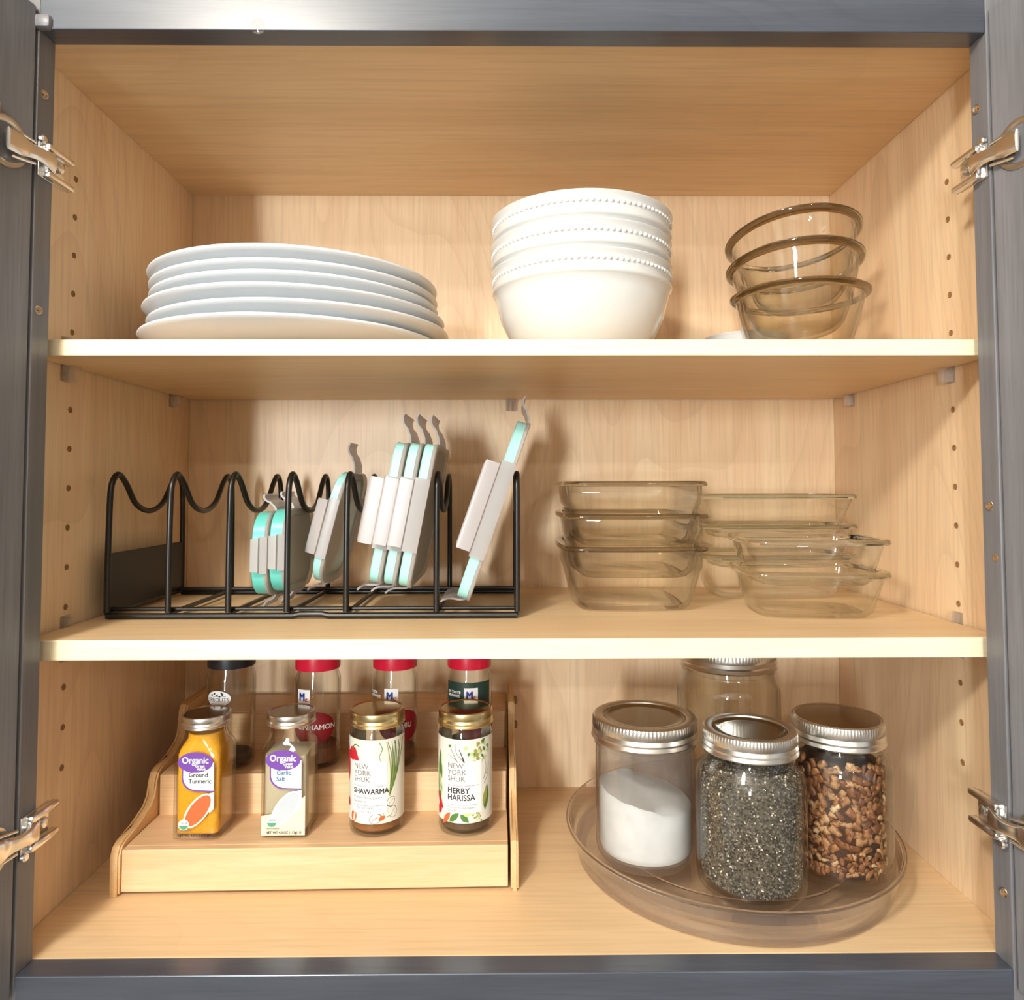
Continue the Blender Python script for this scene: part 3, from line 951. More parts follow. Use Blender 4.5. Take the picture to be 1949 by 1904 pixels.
def riser_side(x0, x1):
    pr = [(-0.003, 0.0), (-0.003, T1 - 0.004), (0.001, T1 + 0.003), (0.008, T1 + 0.0055), (0.030, T1 + 0.0055), (0.052, T1 + 0.012), (0.0595, T1 + 0.019), (0.060, T2 - 0.004),
          (0.064, T2 + 0.003), (0.071, T2 + 0.0055), (0.095, T2 + 0.0055), (0.114, T2 + 0.012), (0.1205, T2 + 0.019), (0.121, T3 + 0.004), (0.124, T3 + 0.010), (0.131, T3 + 0.012), (0.186, T3 + 0.012), (0.191, T3 + 0.008), (0.191, 0.0)]
    bb = bmesh.new()
    rings_to_bm(bb, [[(x0, y, z) for y, z in pr], [(x1, y, z) for y, z in pr]])
    es = [e for e in bb.edges if abs(e.verts[0].co.x - e.verts[1].co.x) < 1e-6]
    bmesh.ops.bevel(bb, geom=es, offset=0.0015, segments=2, affect='EDGES')
    return obj('side_board', bb, M['bamboo_y'], riser, 40)


riser_side(-HX - 0.0085, -HX - 0.0004)
riser_side(HX + 0.0022, HX + 0.0085)
for y, z in ((0.150, T3 + 0.004), (0.150, T3 - 0.021)):
    bb = bmesh.new(); lathe(bb, [(0, 0), (0.0035, 0), (0.0042, 0.0012), (0.0036, 0.0034), (0, 0.0042)], 16)
    bmesh.ops.rotate(bb, verts=bb.verts, cent=(0, 0, 0), matrix=Matrix.Rotation(PI / 2, 3, 'Y'))
    o = obj('peg', bb, M['hole'], riser, 50); o.location = (HX + 0.0084, y, z)

# ------------------------------------------------------------------ print helpers (labels lie on real bottles)


def text_mesh(body, size, align='LEFT', bold=0.0, sx=1.0):
    cu = bpy.data.curves.new('lettering', 'FONT')
    cu.body = body; cu.size = size; cu.align_x = align; cu.resolution_u = 3
    tmp = bpy.data.objects.new('lettering_tmp', cu); COL.objects.link(tmp)
    bpy.context.view_layer.update()
    me = bpy.data.meshes.new_from_object(tmp.evaluated_get(bpy.context.evaluated_depsgraph_get()))
    bpy.data.objects.remove(tmp); bpy.data.curves.remove(cu)
    if sx != 1.0:
        for v in me.vertices: v.co.x *= sx
    if bold > 0:                                 # heavier strokes: shifted copies of the glyphs
        bb = bmesh.new()
        for k, (dx, dy) in enumerate(((0, 0), (bold, 0), (-bold, 0), (0, bold), (0, -bold))):
            n0 = len(bb.verts)
            bb.from_mesh(me)
            bb.verts.ensure_lookup_table()
            for v in bb.verts[n0:]:
                v.co.x += dx; v.co.y += dy; v.co.z = k * 0.00003
        bb.to_mesh(me); bb.free()
    return me


class Surf:
    """maps label coordinates (u right, v up, metres) onto a flat front face or a round one"""

    def __init__(self, R=None, y=0.0, a0=0.0):
        self.R, self.y, self.a0 = R, y, a0

    def __call__(self, u, v, off):
        if self.R:
            a = u / self.R + self.a0
            return ((self.R + off) * math.sin(a), -(self.R + off) * math.cos(a), v)
        return (u, self.y - off, v)


def letter(parent, surf, body, u, v, size, mat, off, align='LEFT', bold=0.0, sx=1.0, rot=0.0, name='lettering'):
    me = text_mesh(body, size, align, bold, sx)
    ca, sa = math.cos(rot), math.sin(rot)
    if surf.R:                                   # cut long facets so that the letters follow the curve
        bb = bmesh.new(); bb.from_mesh(me)
        bmesh.ops.triangulate(bb, faces=bb.faces[:])
        for _ in range(4):
            es = [e for e in bb.edges if abs(e.verts[0].co.x - e.verts[1].co.x) > 0.0012]
            if not es: break
            bmesh.ops.subdivide_edges(bb, edges=es, cuts=1)
            bmesh.ops.triangulate(bb, faces=[f for f in bb.faces if len(f.verts) > 3])
        bb.to_mesh(me); bb.free()
    for vt in me.vertices:
        x, y = vt.co.x, vt.co.y
        vt.co = surf(u + x * ca - y * sa, v + x * sa + y * ca, off + vt.co.z)
    return link_mesh(name, me, mat, parent)


def decal(parent, surf, polys, mats, off, name='print', grid=0.003):
    bb = bmesh.new()
    for pts, mi, dz in polys:
        f = bb.faces.new([bb.verts.new((u, v, dz)) for u, v in pts])
        f.material_index = mi
    bmesh.ops.triangulate(bb, faces=bb.faces[:])
    if surf.R:
        for _ in range(5):
            es = [e for e in bb.edges if abs(e.verts[0].co.x - e.verts[1].co.x) > grid]
            if not es: break
            bmesh.ops.subdivide_edges(bb, edges=es, cuts=1)
            bmesh.ops.triangulate(bb, faces=[f for f in bb.faces if len(f.verts) > 3])
    for v in bb.verts:
        v.co = surf(v.co.x, v.co.y, off + v.co.z)
    me = bpy.data.meshes.new(name); bb.to_mesh(me); bb.free()
    return link_mesh(name, me, mats, parent)


def ell(cx, cy, a, c, rot=0.0, n=28):
    return [(cx + a * math.cos(t) * math.cos(rot) - c * math.sin(t) * math.sin(rot), cy + a * math.cos(t) * math.sin(rot) + c * math.sin(t) * math.cos(rot)) for t in [2 * PI * k / n for k in range(n)]]


def stroke(pts, w):
    P = [Vector(p) for p in catmull([(x, y, 0) for x, y in pts], 5)]
    L, Rr = [], []
    for i, p in enumerate(P):
        t = (P[min(i + 1, len(P) - 1)] - P[max(i - 1, 0)]).normalized()
        q = i / (len(P) - 1)
        ww = w * (1 - 0.5 * q)
        L.append((p.x - t.y * ww, p.y + t.x * ww)); Rr.append((p.x + t.y * ww, p.y - t.x * ww))
    return [[L[i], Rr[i], Rr[i + 1], L[i + 1]][::-1] for i in range(len(P) - 1)]


def leaf(x, y, L, w, rot):
    pts = [(0, 0), (L * 0.25, w * 0.8), (L * 0.55, w), (L * 0.85, w * 0.45), (L, 0), (L * 0.85, -w * 0.45), (L * 0.55, -w), (L * 0.25, -w * 0.8)]
    c, s = math.cos(rot), math.sin(rot)
    return [(x + a * c - d * s, y + a * s + d * c) for a, d in pts]


# ------------------------------------------------------------------ lids with knurled edges


def knurl_lid(parent, r, z0, z1, mat, top_mat, mason=False, ribs=72, name='lid'):
    """screw lid: toothed upper band, two rolled threads below; mason lids are a ring plus a disc"""
    h = z1 - z0
    bb = bmesh.new()
    seg = ribs * 2
    prof = [(r * 0.955, z0 + 0.0004), (r * 1.0, z0), (r * 1.018, z0 + h * 0.06), (r * 1.0, z0 + h * 0.13), (r * 0.985, z0 + h * 0.20), (r * 1.004, z0 + h * 0.30), (r * 0.985, z0 + h * 0.42), (r * 0.978, z0 + h * 0.47)]
    n0 = len(prof)
    prof += [(r * 0.992, z0 + h * 0.50), (r * 0.992, z0 + h * 0.86)]
    n1 = len(prof)
    prof += [(r * 0.975, z1 - h * 0.05), (r * 0.945, z1)]
    if mason:
        prof += [(r * 0.86, z1 + 0.0001), (r * 0.80, z1 - 0.0006), (r * 0.79, z1 - 0.0016)]
    else:
        prof += [(r * 0.91, z1 - 0.0002), (r * 0.89, z1 - 0.0007)]
    lathe(bb, prof, seg, mod=lambda i, k, a: (1.0 if k % 2 else 0.983) if n0 <= i < n1 else 1.0)
    ring = obj(name, bb, mat, parent, 30)
    bb = bmesh.new()
    if mason:
        lathe(bb, [(r * 0.82, z1 - 0.0020), (r * 0.74, z1 - 0.0014), (r * 0.70, z1 - 0.0022), (r * 0.60, z1 - 0.0024), (0, z1 - 0.0020)], 64)
        obj('lid_disc', bb, top_mat, parent, 40)
    else:
        lathe(bb, [(r * 0.90, z1 - 0.0007), (0, z1 - 0.0007)], 64)
        obj('lid_top', bb, top_mat, parent, 40)
    return ring


# ------------------------------------------------------------------ square spice bottles


def square_bottle(label, loc, content_mat, content_name, content_label, fill, print_fn, lid_top=0.1015):
    t = thing('spice_bottle', label, 'spice bottle', loc, 0.0, 'spice bottles on the lowest step')
    hs = 0.0202

    def ring(hw, r, z, lift=0.0):
        out = []
        for x, y in rrect(hw, hw, r, 6):
            q = z + (lift * (1 - (min(abs(x), abs(y)) / hw) ** 2) if lift else 0)
            out.append((x, y, q))
        return out
    outer = [ring(hs - 0.003, 0.004, 0.0, 0.002), ring(hs, 0.005, 0.0015, 0.0022), ring(hs, 0.005, 0.010), ring(hs, 0.005, 0.070), ring(hs - 0.0008, 0.0075, 0.0745), ring(hs - 0.0035, 0.012, 0.0815), ring(0.0172, 0.0165, 0.0865), ring(0.0168, 0.0168, 0.0905), ring(0.0168, 0.0168, 0.096)]
    g = 0.0015
    inner = [ring(0.0168 - g, 0.0168 - g, 0.096), ring(0.0172 - g, 0.015, 0.0865), ring(hs - 0.0035 - g, 0.0115, 0.0812), ring(hs - g, 0.005, 0.070), ring(hs - g, 0.0045, 0.004)]
    bb = bmesh.new(); rings_to_bm(bb, outer + inner)
    body = obj('bottle_glass', bb, M['jar'], t, 40)
    k = 0.0025
    cont = [ring(hs - k - 0.001, 0.004, 0.0050), ring(hs - k, 0.005, 0.0064)]
    levels = [(0.070, hs - k, 0.005), (0.0745, hs - k - 0.001, 0.007), (0.0810, hs - 0.004 - k, 0.011), (0.0862, 0.0168 - k, 0.0145), (0.092, 0.0166 - k, 0.0147)]
    for z, hw, r in levels:
        if z < fill:
            cont.append(ring(hw, r, z))
    if fill < 0.07:
        cont.append(ring(hs - k, 0.005, fill))
    bb = bmesh.new(); rings_to_bm(bb, cont)
    c = obj(content_name, bb, content_mat, None, 40); c.location = loc
    tag(c, content_label, 'spice', None, 'stuff')
    knurl_lid(t, 0.0208, 0.0915, lid_top, M['silver'], M['silver_top'], ribs=56)
    lab = decal(t, Surf(None, -hs), [([(-0.0165, 0.0025), (0.0165, 0.0025), (0.0165, 0.0026), (-0.0165, 0.0026)], 0, 0)], [M['ink_grey']], 0.0002, 'front_label')
    print_fn(lab, Surf(None, -hs))
    return t


def organic_print(lines, ink, spoon_mat, rim_mat, patch=None):
    def fn(par, sf):
        polys = []
        if patch is not None:
            polys.append(([(-0.0185, 0.003), (0.0185, 0.003), (0.0185, 0.036), (0.012, 0.030), (0.000, 0.0225), (-0.0185, 0.019)], 3, -0.0001))
        # white card with a purple edge
        card = [(-0.0105, 0.0655)] + [(-0.0105 + 0.0115 * (1 - math.cos(q)), 0.0530 - 0.0105 * math.sin(q)) for q in [PI / 2 * k / 8 for k in range(9)]] + [(0.0152, 0.0420), (0.0152, 0.0655)]
        edge = [(x - 0.0011 if x < 0.015 else x, y - 0.0010) for x, y in card]
        polys += [(edge, 1, 0.00003), (card, 0, 0.00008)]
        polys.append((ell(-0.0005, 0.0655, 0.0148, 0.0085), 1, 0.00014))
        decal(par, sf, polys, [M['paper_white'], M['purple'], M['paper_white'], patch or M['paper']], 0.0003, 'name_card')
        # spoon picture
        rot = 0.92
        handle = [(0.004, 0.0365), (0.0105, 0.0395), (0.0155, 0.0408), (0.0155, 0.0270), (0.0120, 0.0235)]
        decal(par, sf, [(handle, 0, 0.00002), (ell(0.002, 0.0255, 0.0170, 0.0082, rot), 0, 0.00006), (ell(0.0022, 0.0255, 0.0154, 0.0068, rot), 1, 0.0001)], [rim_mat, spoon_mat], 0.0003, 'spoon_picture')
        decal(par, sf, [(ell(-0.0095, 0.0140, 0.0045, 0.0045), 0, 0.0001), ([(x, min(y, 0.0135)) for x, y in ell(-0.0095, 0.0140, 0.0040, 0.0040)], 1, 0.00016)], [M['paper_white'], M['ink_seal']], 0.0004, 'seal')
        letter(par, sf, 'USDA', -0.0095, 0.0147, 0.0026, M['ink_black'], 0.0006, 'CENTER')
        letter(par, sf, 'Organic', -0.0005, 0.0648, 0.0076, M['paper_white'], 0.00062, 'CENTER', 0.0002, 0.92)
        letter(par, sf, 'Great', 0.0035, 0.0615, 0.0034, M['paper_white'], 0.00062, 'CENTER', 0.0001)
        letter(par, sf, 'Value', 0.0045, 0.0590, 0.0034, M['paper_white'], 0.00062, 'CENTER', 0.0001)
        for k, ln in enumerate(lines):
            letter(par, sf, ln, -0.0060, 0.0535 - 0.0052 * k, 0.0054, ink, 0.0006, 'LEFT', 0.00006, 0.95)
        letter(par, sf, 'PERISHABLE', -0.0145, 0.0080, 0.0022, M['ink_grey'], 0.0005)
        letter(par, sf, 'NET WT 4.0 OZ (113g)  U', -0.0145, 0.0045, 0.0030, M['ink_black'], 0.0005, 'LEFT', 0.00005, 0.9)
    return fn


square_bottle('square glass bottle of bright yellow ground turmeric under a silver lid', (-0.2690, 0.1312, 0.0362), M['turmeric'], 'turmeric_powder',
              'bright yellow turmeric filling the leftmost square bottle', 0.090, organic_print(('Ground', 'Turmeric'), M['ink_black'], M['ink_clay'], M['paper']), 0.1015)
square_bottle('square glass bottle of pale garlic salt with a white spoon pictured on it', (-0.1965, 0.1352, 0.0362), M['garlic'], 'garlic_salt',
              'pale cream garlic salt filling the square bottle', 0.068, organic_print(('Garlic', 'Salt'), M['ink_teal'], M['ink_silver'], M['paper_white'], plain('ink_cream', 'EADFBE', 0.6)), 0.1015)

# ------------------------------------------------------------------ round spice jars with gold lids


def round_jar(label, loc, content_mat, content_name, content_label, fn):
    t = thing('spice_jar', label, 'spice jar', loc, 0.0, 'gold-lidded spice jars')
    R = 0.0236
    outer = [(0, 0.0012), (0.017, 0.0), (0.0205, 0.0), (0.0228, 0.0012), (R, 0.004), (R, 0.080), (0.0232, 0.0845), (0.0218, 0.0885), (0.0212, 0.0905), (0.0212, 0.0985)]
    inner = [(0.0196, 0.0985), (0.0196, 0.0905), (0.0215, 0.083), (R - 0.0016, 0.079), (R - 0.0016, 0.005), (0.020, 0.0035), (0, 0.0035)]
    bb = bmesh.new(); lathe(bb, outer + inner, 64)
    obj('jar_glass', bb, M['jar'], t, 40)
    bb = bmesh.new(); lathe(bb, [(0, 0.0038), (0.0195, 0.0038), (R - 0.002, 0.0058), (R - 0.002, 0.050), (0.012, 0.052), (0, 0.0515)], 48)
    c = obj(content_name, bb, content_mat, None, 40); c.location = loc
    tag(c, content_label, 'spice', None, 'stuff')
    knurl_lid(t, 0.0240, 0.0905, 0.1030, M['gold'], M['gold_top'], ribs=64)
    sf = Surf(R)
    half = 0.060
    pts = []
    nn = 40
    lo = [(-half + 2 * half * k / nn, 0.0120) for k in range(nn + 1)]
    hi = [(-half + 2 * half * k / nn, 0.0820) for k in range(nn + 1)]
    bb = bmesh.new()
    a = [bb.verts.new(sf(u, v, 0.00025)) for u, v in lo]; c2 = [bb.verts.new(sf(u, v, 0.00025)) for u, v in hi]
    for k in range(nn): bb.faces.new((a[k], a[k + 1], c2[k + 1], c2[k]))
    lab = obj('paper_label', bb, M['paper'], t, 60)
    fn(lab, sf)
    return t


def shuk_common(par, sf, u0, ink):
    for k, ln in enumerate(('NEW', 'YORK', 'SHUK')):
        letter(par, sf, ln, u0, 0.0578 - 0.0054 * k, 0.0062, ink, 0.0006, 'LEFT', 0.0, 1.0)
    for v in (0.0433, 0.0272):
        decal(par, sf, [([(u0, v), (u0 + 0.027, v), (u0 + 0.027, v + 0.0003), (u0, v + 0.0003)], 0, 0)], [M['ink_gold']], 0.0006, 'rule')


def print_shawarma(par, sf):
    u0 = -0.0172
    card = [(u0 - 0.0012, 0.0205), (0.0126, 0.0205), (0.0126, 0.0640), (u0 - 0.0012, 0.0640)]
    P = []
    # red chilli peppers at the upper left
    for poly in (leaf(-0.033, 0.045, 0.030, 0.0040, 1.45), leaf(-0.0275, 0.043, 0.031, 0.0036, 1.62), [(-0.030, 0.066), (-0.022, 0.0745), (-0.016, 0.074), (-0.0125, 0.066), (-0.0115, 0.0625), (-0.024, 0.0635)]):
        P.append((poly, 0, 0.00005))
    P += [(s_, 1, 0.0001) for s_ in stroke([(-0.020, 0.071), (-0.0185, 0.0755), (-0.015, 0.0770), (-0.0115, 0.0755)], 0.0007)]
    # long green chives at the right
    for k in range(9):
        x = 0.0150 + 0.0016 * k
        P += [(s_, 1 if k % 3 else 2, 0.00004 + 0.00001 * k) for s_ in stroke([(0.0152 + 0.0004 * k, 0.034 + 0.001 * k), (0.0162 + 0.0008 * k, 0.052), (x + rnd.uniform(-0.001, 0.001), 0.068), (x + rnd.uniform(-0.004, 0.004), 0.0795)], 0.00055)]
    P += [(s_, 1, 0.0001) for s_ in stroke([(0.006, 0.080), (0.0085, 0.074), (0.0062, 0.068), (0.0085, 0.061)], 0.0003)]
    # garlic cloves at the lower right
    for x, y, a, c, r in ((0.0030, 0.0165, 0.0052, 0.0042, 0.4), (0.0120, 0.0215, 0.0060, 0.0048, -0.2), (0.0165, 0.0290, 0.0044, 0.0036, 0.7), (0.0185, 0.0200, 0.0040, 0.0052, 0.2)):
        P.append((ell(x, y, a, c, r), 4, 0.00008)); P.append((ell(x, y, a * 0.9, c * 0.9, r), 5, 0.00011))
        P += [(s_, 4, 0.00014) for s_ in stroke([(x - a * 0.5, y - c * 0.5), (x - a * 0.1, y), (x + a * 0.4, y + c * 0.6)], 0.0002)]
    P.append((ell(0.0085, 0.0165, 0.0030, 0.0018, 0.5), 6, 0.00015))
    # chestnuts at the lower left
    P.append((ell(-0.0262, 0.0265, 0.0022, 0.0036, 0.1), 0, 0.0001))
    P.append((ell(-0.0178, 0.0170, 0.0034, 0.0050, -0.2), 6, 0.0001)); P.append((ell(-0.0170, 0.0170, 0.0011, 0.0040, -0.2), 5, 0.00013))
    decal(par, sf, P, [M['ink_red'], M['ink_green'], M['ink_olive'], M['ink_leaf_pale'], M['ink_grey'], M['paper'], M['ink_clay']], 0.0003, 'plant_pictures')
    decal(par, sf, [(card, 0, 0)], [M['paper_white']], 0.00048, 'name_card')
    shuk_common(par, sf, u0, M['ink_gold'])
    letter(par, sf, 'SHAWARMA', u0, 0.0372, 0.0062, M['ink_black'], 0.0007, 'LEFT', 0.00012, 0.90)
    letter(par, sf, 'Premium Middle Eastern', u0, 0.0332, 0.0026, M['ink_grey'], 0.0006)
    letter(par, sf, 'Spice Blend', u0, 0.0298, 0.0026, M['ink_grey'], 0.0006)
    letter(par, sf, 'ALL NATURAL', -0.0060, 0.0246, 0.0024, M['ink_grey'], 0.0006, 'CENTER')
    letter(par, sf, '1.9 oz / 54 g', -0.0060, 0.0216, 0.0022, M['ink_grey'], 0.0006, 'CENTER')


def print_harissa(par, sf):
    u0 = -0.0145
    card = [(u0 - 0.0025, 0.0205), (0.0158, 0.0205), (0.0158, 0.0640), (u0 - 0.0025, 0.0615)]
    P = []
    # pale seed heads at the upper right
    for k in range(34):
        x, y = rnd.uniform(0.000, 0.024), rnd.uniform(0.0625, 0.0800)
        if y < 0.066 and x < 0.006: continue
        P.append((ell(x, y, rnd.uniform(0.0012, 0.0022), rnd.uniform(0.001, 0.0019), rnd.uniform(0, 3), 10), rnd.choice((2, 3, 3, 2, 1)), 0.00004 + 0.000002 * k))
    P += [(s_, 4, 0.00012) for s_ in stroke([(0.0012, 0.0605), (-0.0015, 0.068), (-0.004, 0.0735)], 0.0006)]
    for q in ([(-0.003, 0.0605), (-0.008, 0.0655), (-0.0145, 0.0690)], [(-0.006, 0.064), (-0.010, 0.071), (-0.012, 0.0755)], [(0.0005, 0.063), (-0.006, 0.070), (-0.0075, 0.078)]):
        P += [(s_, 5, 0.00008) for s_ in stroke(q, 0.0003)]
    P.append((ell(-0.0125, 0.0760, 0.0016, 0.0012, 0.3, 10), 1, 0.0001))
    # artichoke stem at the left, chillies and leaves below
    P.append((leaf(-0.0275, 0.034, 0.032, 0.0045, 1.55), 3, 0.00003)); P.append((leaf(-0.0225, 0.046, 0.020, 0.0022, 1.75), 1, 0.00006)); P.append((leaf(-0.0275, 0.044, 0.028, 0.0025, 1.45), 1, 0.00005))
    P.append((leaf(-0.0245, 0.028, 0.020, 0.0035, 1.7), 1, 0.00007)); P.append((leaf(-0.0232, 0.032, 0.015, 0.0028, 1.7), 3, 0.00009))
    P.append((leaf(-0.0305, 0.034, 0.017, 0.0026, -0.9), 0, 0.0001)); P.append((leaf(-0.0235, 0.026, 0.012, 0.0032, -1.9), 0, 0.00011)); P.append((leaf(-0.0120, 0.0205, 0.014, 0.0024, -2.2), 6, 0.00012))
    P.append((leaf(-0.0130, 0.0125, 0.0125, 0.0026, 0.75), 1, 0.00013)); P.append((leaf(-0.0030, 0.0195, 0.0100, 0.0026, -0.75), 1, 0.00014)); P.append((leaf(-0.0010, 0.0200, 0.0080, 0.0020, -0.1), 3, 0.00015))
    for k in range(22):
        P.append((ell(rnd.uniform(0.0075, 0.0165), rnd.uniform(0.0125, 0.0200), 0.0009, 0.0007, rnd.uniform(0, 3), 8), rnd.choice((2, 3)), 0.00008 + 0.000002 * k))
    P.append((leaf(0.0195, 0.0200, 0.022, 0.0034, 1.45), 1, 0.00012)); P.append((leaf(0.0178, 0.0245, 0.016, 0.0022, 1.35), 2, 0.00016))
    for q in ([(0.018, 0.047), (0.021, 0.056), (0.0195, 0.064)], [(0.019, 0.050), (0.0235, 0.054), (0.024, 0.060)], [(0.0185, 0.043), (0.0225, 0.049), (0.022, 0.053)]):
        P += [(s_, 5, 0.00008) for s_ in stroke(q, 0.00025)]
    decal(par, sf, P, [M['ink_red'], M['ink_green'], M['ink_olive'], M['ink_leaf_pale'], M['ink_black'], M['ink_grey'], M['ink_orange']], 0.0003, 'plant_pictures')
    decal(par, sf, [(card, 0, 0)], [M['paper_white']], 0.00048, 'name_card')
    shuk_common(par, sf, u0, M['ink_gold'])
    letter(par, sf, 'HERBY', u0, 0.0370, 0.0068, M['ink_black'], 0.0007, 'LEFT', 0.00012, 0.95)
    letter(par, sf, 'HARISSA', u0, 0.0312, 0.0068, M['ink_black'], 0.0007, 'LEFT', 0.00012, 0.92)
    letter(par, sf, 'Premium Middle Eastern', u0, 0.0243, 0.0025, M['ink_grey'], 0.0006)
    letter(par, sf, 'Spice Blend', u0, 0.0218, 0.0025, M['ink_grey'], 0.0006)


round_jar('round glass spice jar with a gold lid and a shawarma label with red chillies', (-0.1214, 0.1375, 0.0362), M['shawarma'], 'shawarma_spice', 'reddish brown spice blend in the jar labelled shawarma', print_shawarma)
round_jar('round glass spice jar with a gold lid and a herby harissa label with leaves', (-0.0435, 0.1380, 0.0362), M['harissa'], 'harissa_spice', 'dark herb blend in the jar labelled herby harissa', print_harissa)

# ------------------------------------------------------------------ back row of spice jars


def back_jar(label, loc, cap_mat, content_mat, content_name, content_label, fill, R, zc0, zc1, fn):
    t = thing('spice_jar', label, 'spice jar', loc, 0.0, 'spice jars on the second step')
    outer = [(0, 0.0012), (R * 0.75, 0.0), (R * 0.92, 0.0008), (R, 0.004), (R, zc0 - 0.012), (R * 0.98, zc0 - 0.008), (R * 0.90, zc0 - 0.004), (R * 0.88, zc0 + 0.006)]
    g = 0.0016
    inner = [(R * 0.88 - g, zc0 + 0.006), (R * 0.90 - g, zc0 - 0.004), (R - g, zc0 - 0.012), (R - g, 0.005), (R * 0.8, 0.0035), (0, 0.0035)]
    bb = bmesh.new(); lathe(bb, outer + inner, 56)
    obj('jar_glass', bb, M['jar'], t, 40)
    bb = bmesh.new()
    seg = 96
    prof = [(R * 0.90, zc0 + 0.001), (R * 0.965, zc0), (R * 0.975, zc0 + 0.001), (R * 0.975, zc1 - 0.002), (R * 0.95, zc1), (R * 0.2, zc1), (0, zc1)]
    lathe(bb, prof, seg, mod=lambda i, k, a: (1.0 if k % 2 else 0.985) if 2 <= i <= 3 else 1.0)
    obj('cap', bb, cap_mat, t, 30)
    bb = bmesh.new(); lathe(bb, [(0, 0.0038), (R * 0.8, 0.0038), (R - 0.002, 0.0055), (R - 0.002, fill), (R * 0.5, fill + 0.002), (0, fill + 0.001)], 40)
    c = obj(content_name, bb, content_mat, None, 40); c.location = loc
    tag(c, content_label, 'spice', None, 'stuff')
    fn(t, Surf(R))
    return t


def print_sprouts(t, sf):
    lab = decal(t, sf, [(ell(-0.0040, 0.0665, 0.0122, 0.0076), 1, 0), (ell(-0.0040, 0.0665, 0.0118, 0.0072), 0, 0.00005)], [M['paper_white'], M['ink_black']], 0.0003, 'oval_label')
    letter(lab, sf, 'SPROUTS', -0.0040, 0.0637, 0.0054, M['ink_black'], 0.0006, 'CENTER', 0.0, 0.92)
    P = [(ell(-0.0100 + 0.0026 * k, 0.0698 + 0.0012 * math.sin(k * 1.7), 0.0011, 0.0008, 0.4, 8), 0, 0) for k in range(5)]
    P.append((leaf(0.0010, 0.0690, 0.0045, 0.0010, 2.1), 0, 0.00003))
    P.append(([(-0.0120, 0.0685), (0.0035, 0.0685), (0.0035, 0.0688), (-0.0120, 0.0688)], 0, 0.00002))
    decal(lab, sf, P, [M['ink_black']], 0.00055, 'barnyard_picture')
    decal(lab, sf, [([(-0.0110, 0.0618), (0.0030, 0.0618), (0.0030, 0.0621), (-0.0110, 0.0621)], 0, 0)], [M['ink_grey']], 0.00055, 'rule')


def print_mc(u, word=None, side_text=None, band=None):
    def fn(t, sf):
        lab = decal(t, sf, [([(u - 0.0062, 0.0605), (u + 0.0068, 0.0605), (u + 0.0068, 0.0735), (u - 0.0062, 0.0735)], 0, 0)], [M['paper_white']], 0.00035, 'brand_tag')
        letter(lab, sf, 'M', u - 0.0042, 0.0635, 0.0100, M['ink_blue'], 0.0006, 'LEFT', 0.00045, 0.80)
        letter(lab, sf, 'c', u + 0.0022, 0.0628, 0.0062, M['ink_red'], 0.0006, 'LEFT', 0.0002, 0.9)
        oval = decal(t, sf, [(ell(u + 0.009, 0.0385, 0.0215, 0.0150), 0, 0)], [M['dark_oval']], 0.0003, 'red_label')
        if word:
            letter(oval, sf, word, u + 0.0125, 0.0370, 0.0066, M['paper_white'], 0.0006, 'CENTER', 0.0001)
        if band:
            decal(t, sf, [([(-0.024, 0.054), (0.024, 0.054), (0.024, 0.0785), (-0.024, 0.0785)], 0, -0.0001)], [band], 0.0002, 'dark_band')
        if side_text:
            for k, ln in enumerate(side_text):
                letter(lab, sf, ln, u - 0.0235, 0.0682 - 0.0034 * k, 0.0034, M['paper_white'], 0.0006, 'LEFT', 0.0001)
    return fn


back_jar('clear spice jar with a black cap and a white oval sticker', (-0.2695, 0.1880, 0.0720), M['black_cap'], M['dark_spice'], 'dark_spice', 'a little dark spice in the black-capped jar', 0.010, 0.0222, 0.0925, 0.112, print_sprouts)
BJ = (('red-capped spice jar standing behind the garlic salt bottle', -0.1878, 0.1900, print_mc(-0.0085, 'CINNAMON'), 0.018, M['cinnamon'], 'cinnamon_powder', 'cinnamon low in the leftmost red-capped jar'),
      ('red-capped spice jar standing behind the jar labelled shawarma', -0.1145, 0.1930, print_mc(-0.0005, 'CHILI', ('TASTE', 'PROMISE')), 0.014, M['cinnamon'], 'red_spice', 'red-brown spice low in the middle red-capped jar'),
      ('red-capped spice jar with a dark green band, behind the herby harissa jar', -0.0432, 0.1940, print_mc(0.0025, 'THYME', ('IN TASTE', 'PROMISE'), plain('ink_dark_green', '1F3A30', 0.5)), 0.020, M['dark_spice'], 'dried_herbs', 'dark dried herbs in the right red-capped jar'))
for lab, x, y, fn, fill, cm, cn, cl in BJ:
    back_jar(lab, (x, y, 0.0720), M['red_cap'], cm, cn, cl, fill, 0.0215, 0.0895, 0.108, fn)

# ------------------------------------------------------------------ turntable and mason jars
TX, TY = 0.1924, 0.1576
tt = thing('turntable', 'round clear plastic turntable holding four jars on the cabinet floor', 'turntable', (TX, TY, 0.0002))
bb = bmesh.new()
lathe(bb, [(0.127, 0.0), (0.1335, 0.0), (0.1350, 0.0012), (0.1360, 0.0125), (0.1335, 0.0128), (0.1325, 0.003), (0.127, 0.0018)], 128)
bb.faces.ensure_lookup_table()
obj('base', bb, M['tray'], tt, 40)
bb = bmesh.new()
lathe(bb, [(0, 0.0136), (0.1360, 0.0136), (0.1385, 0.0140), (0.1402, 0.0165), (0.1436, 0.0280), (0.1452, 0.0296), (0.1446, 0.0310), (0.1428, 0.0312), (0.1412, 0.0296),
           (0.1380, 0.0182), (0.1352, 0.0164), (0, 0.0164)], 128, mi_fn=lambda i: 1 if 4 <= i <= 7 else 0)
obj('tray', bb, [M['tray'], M['tray_rim']], tt, 40)
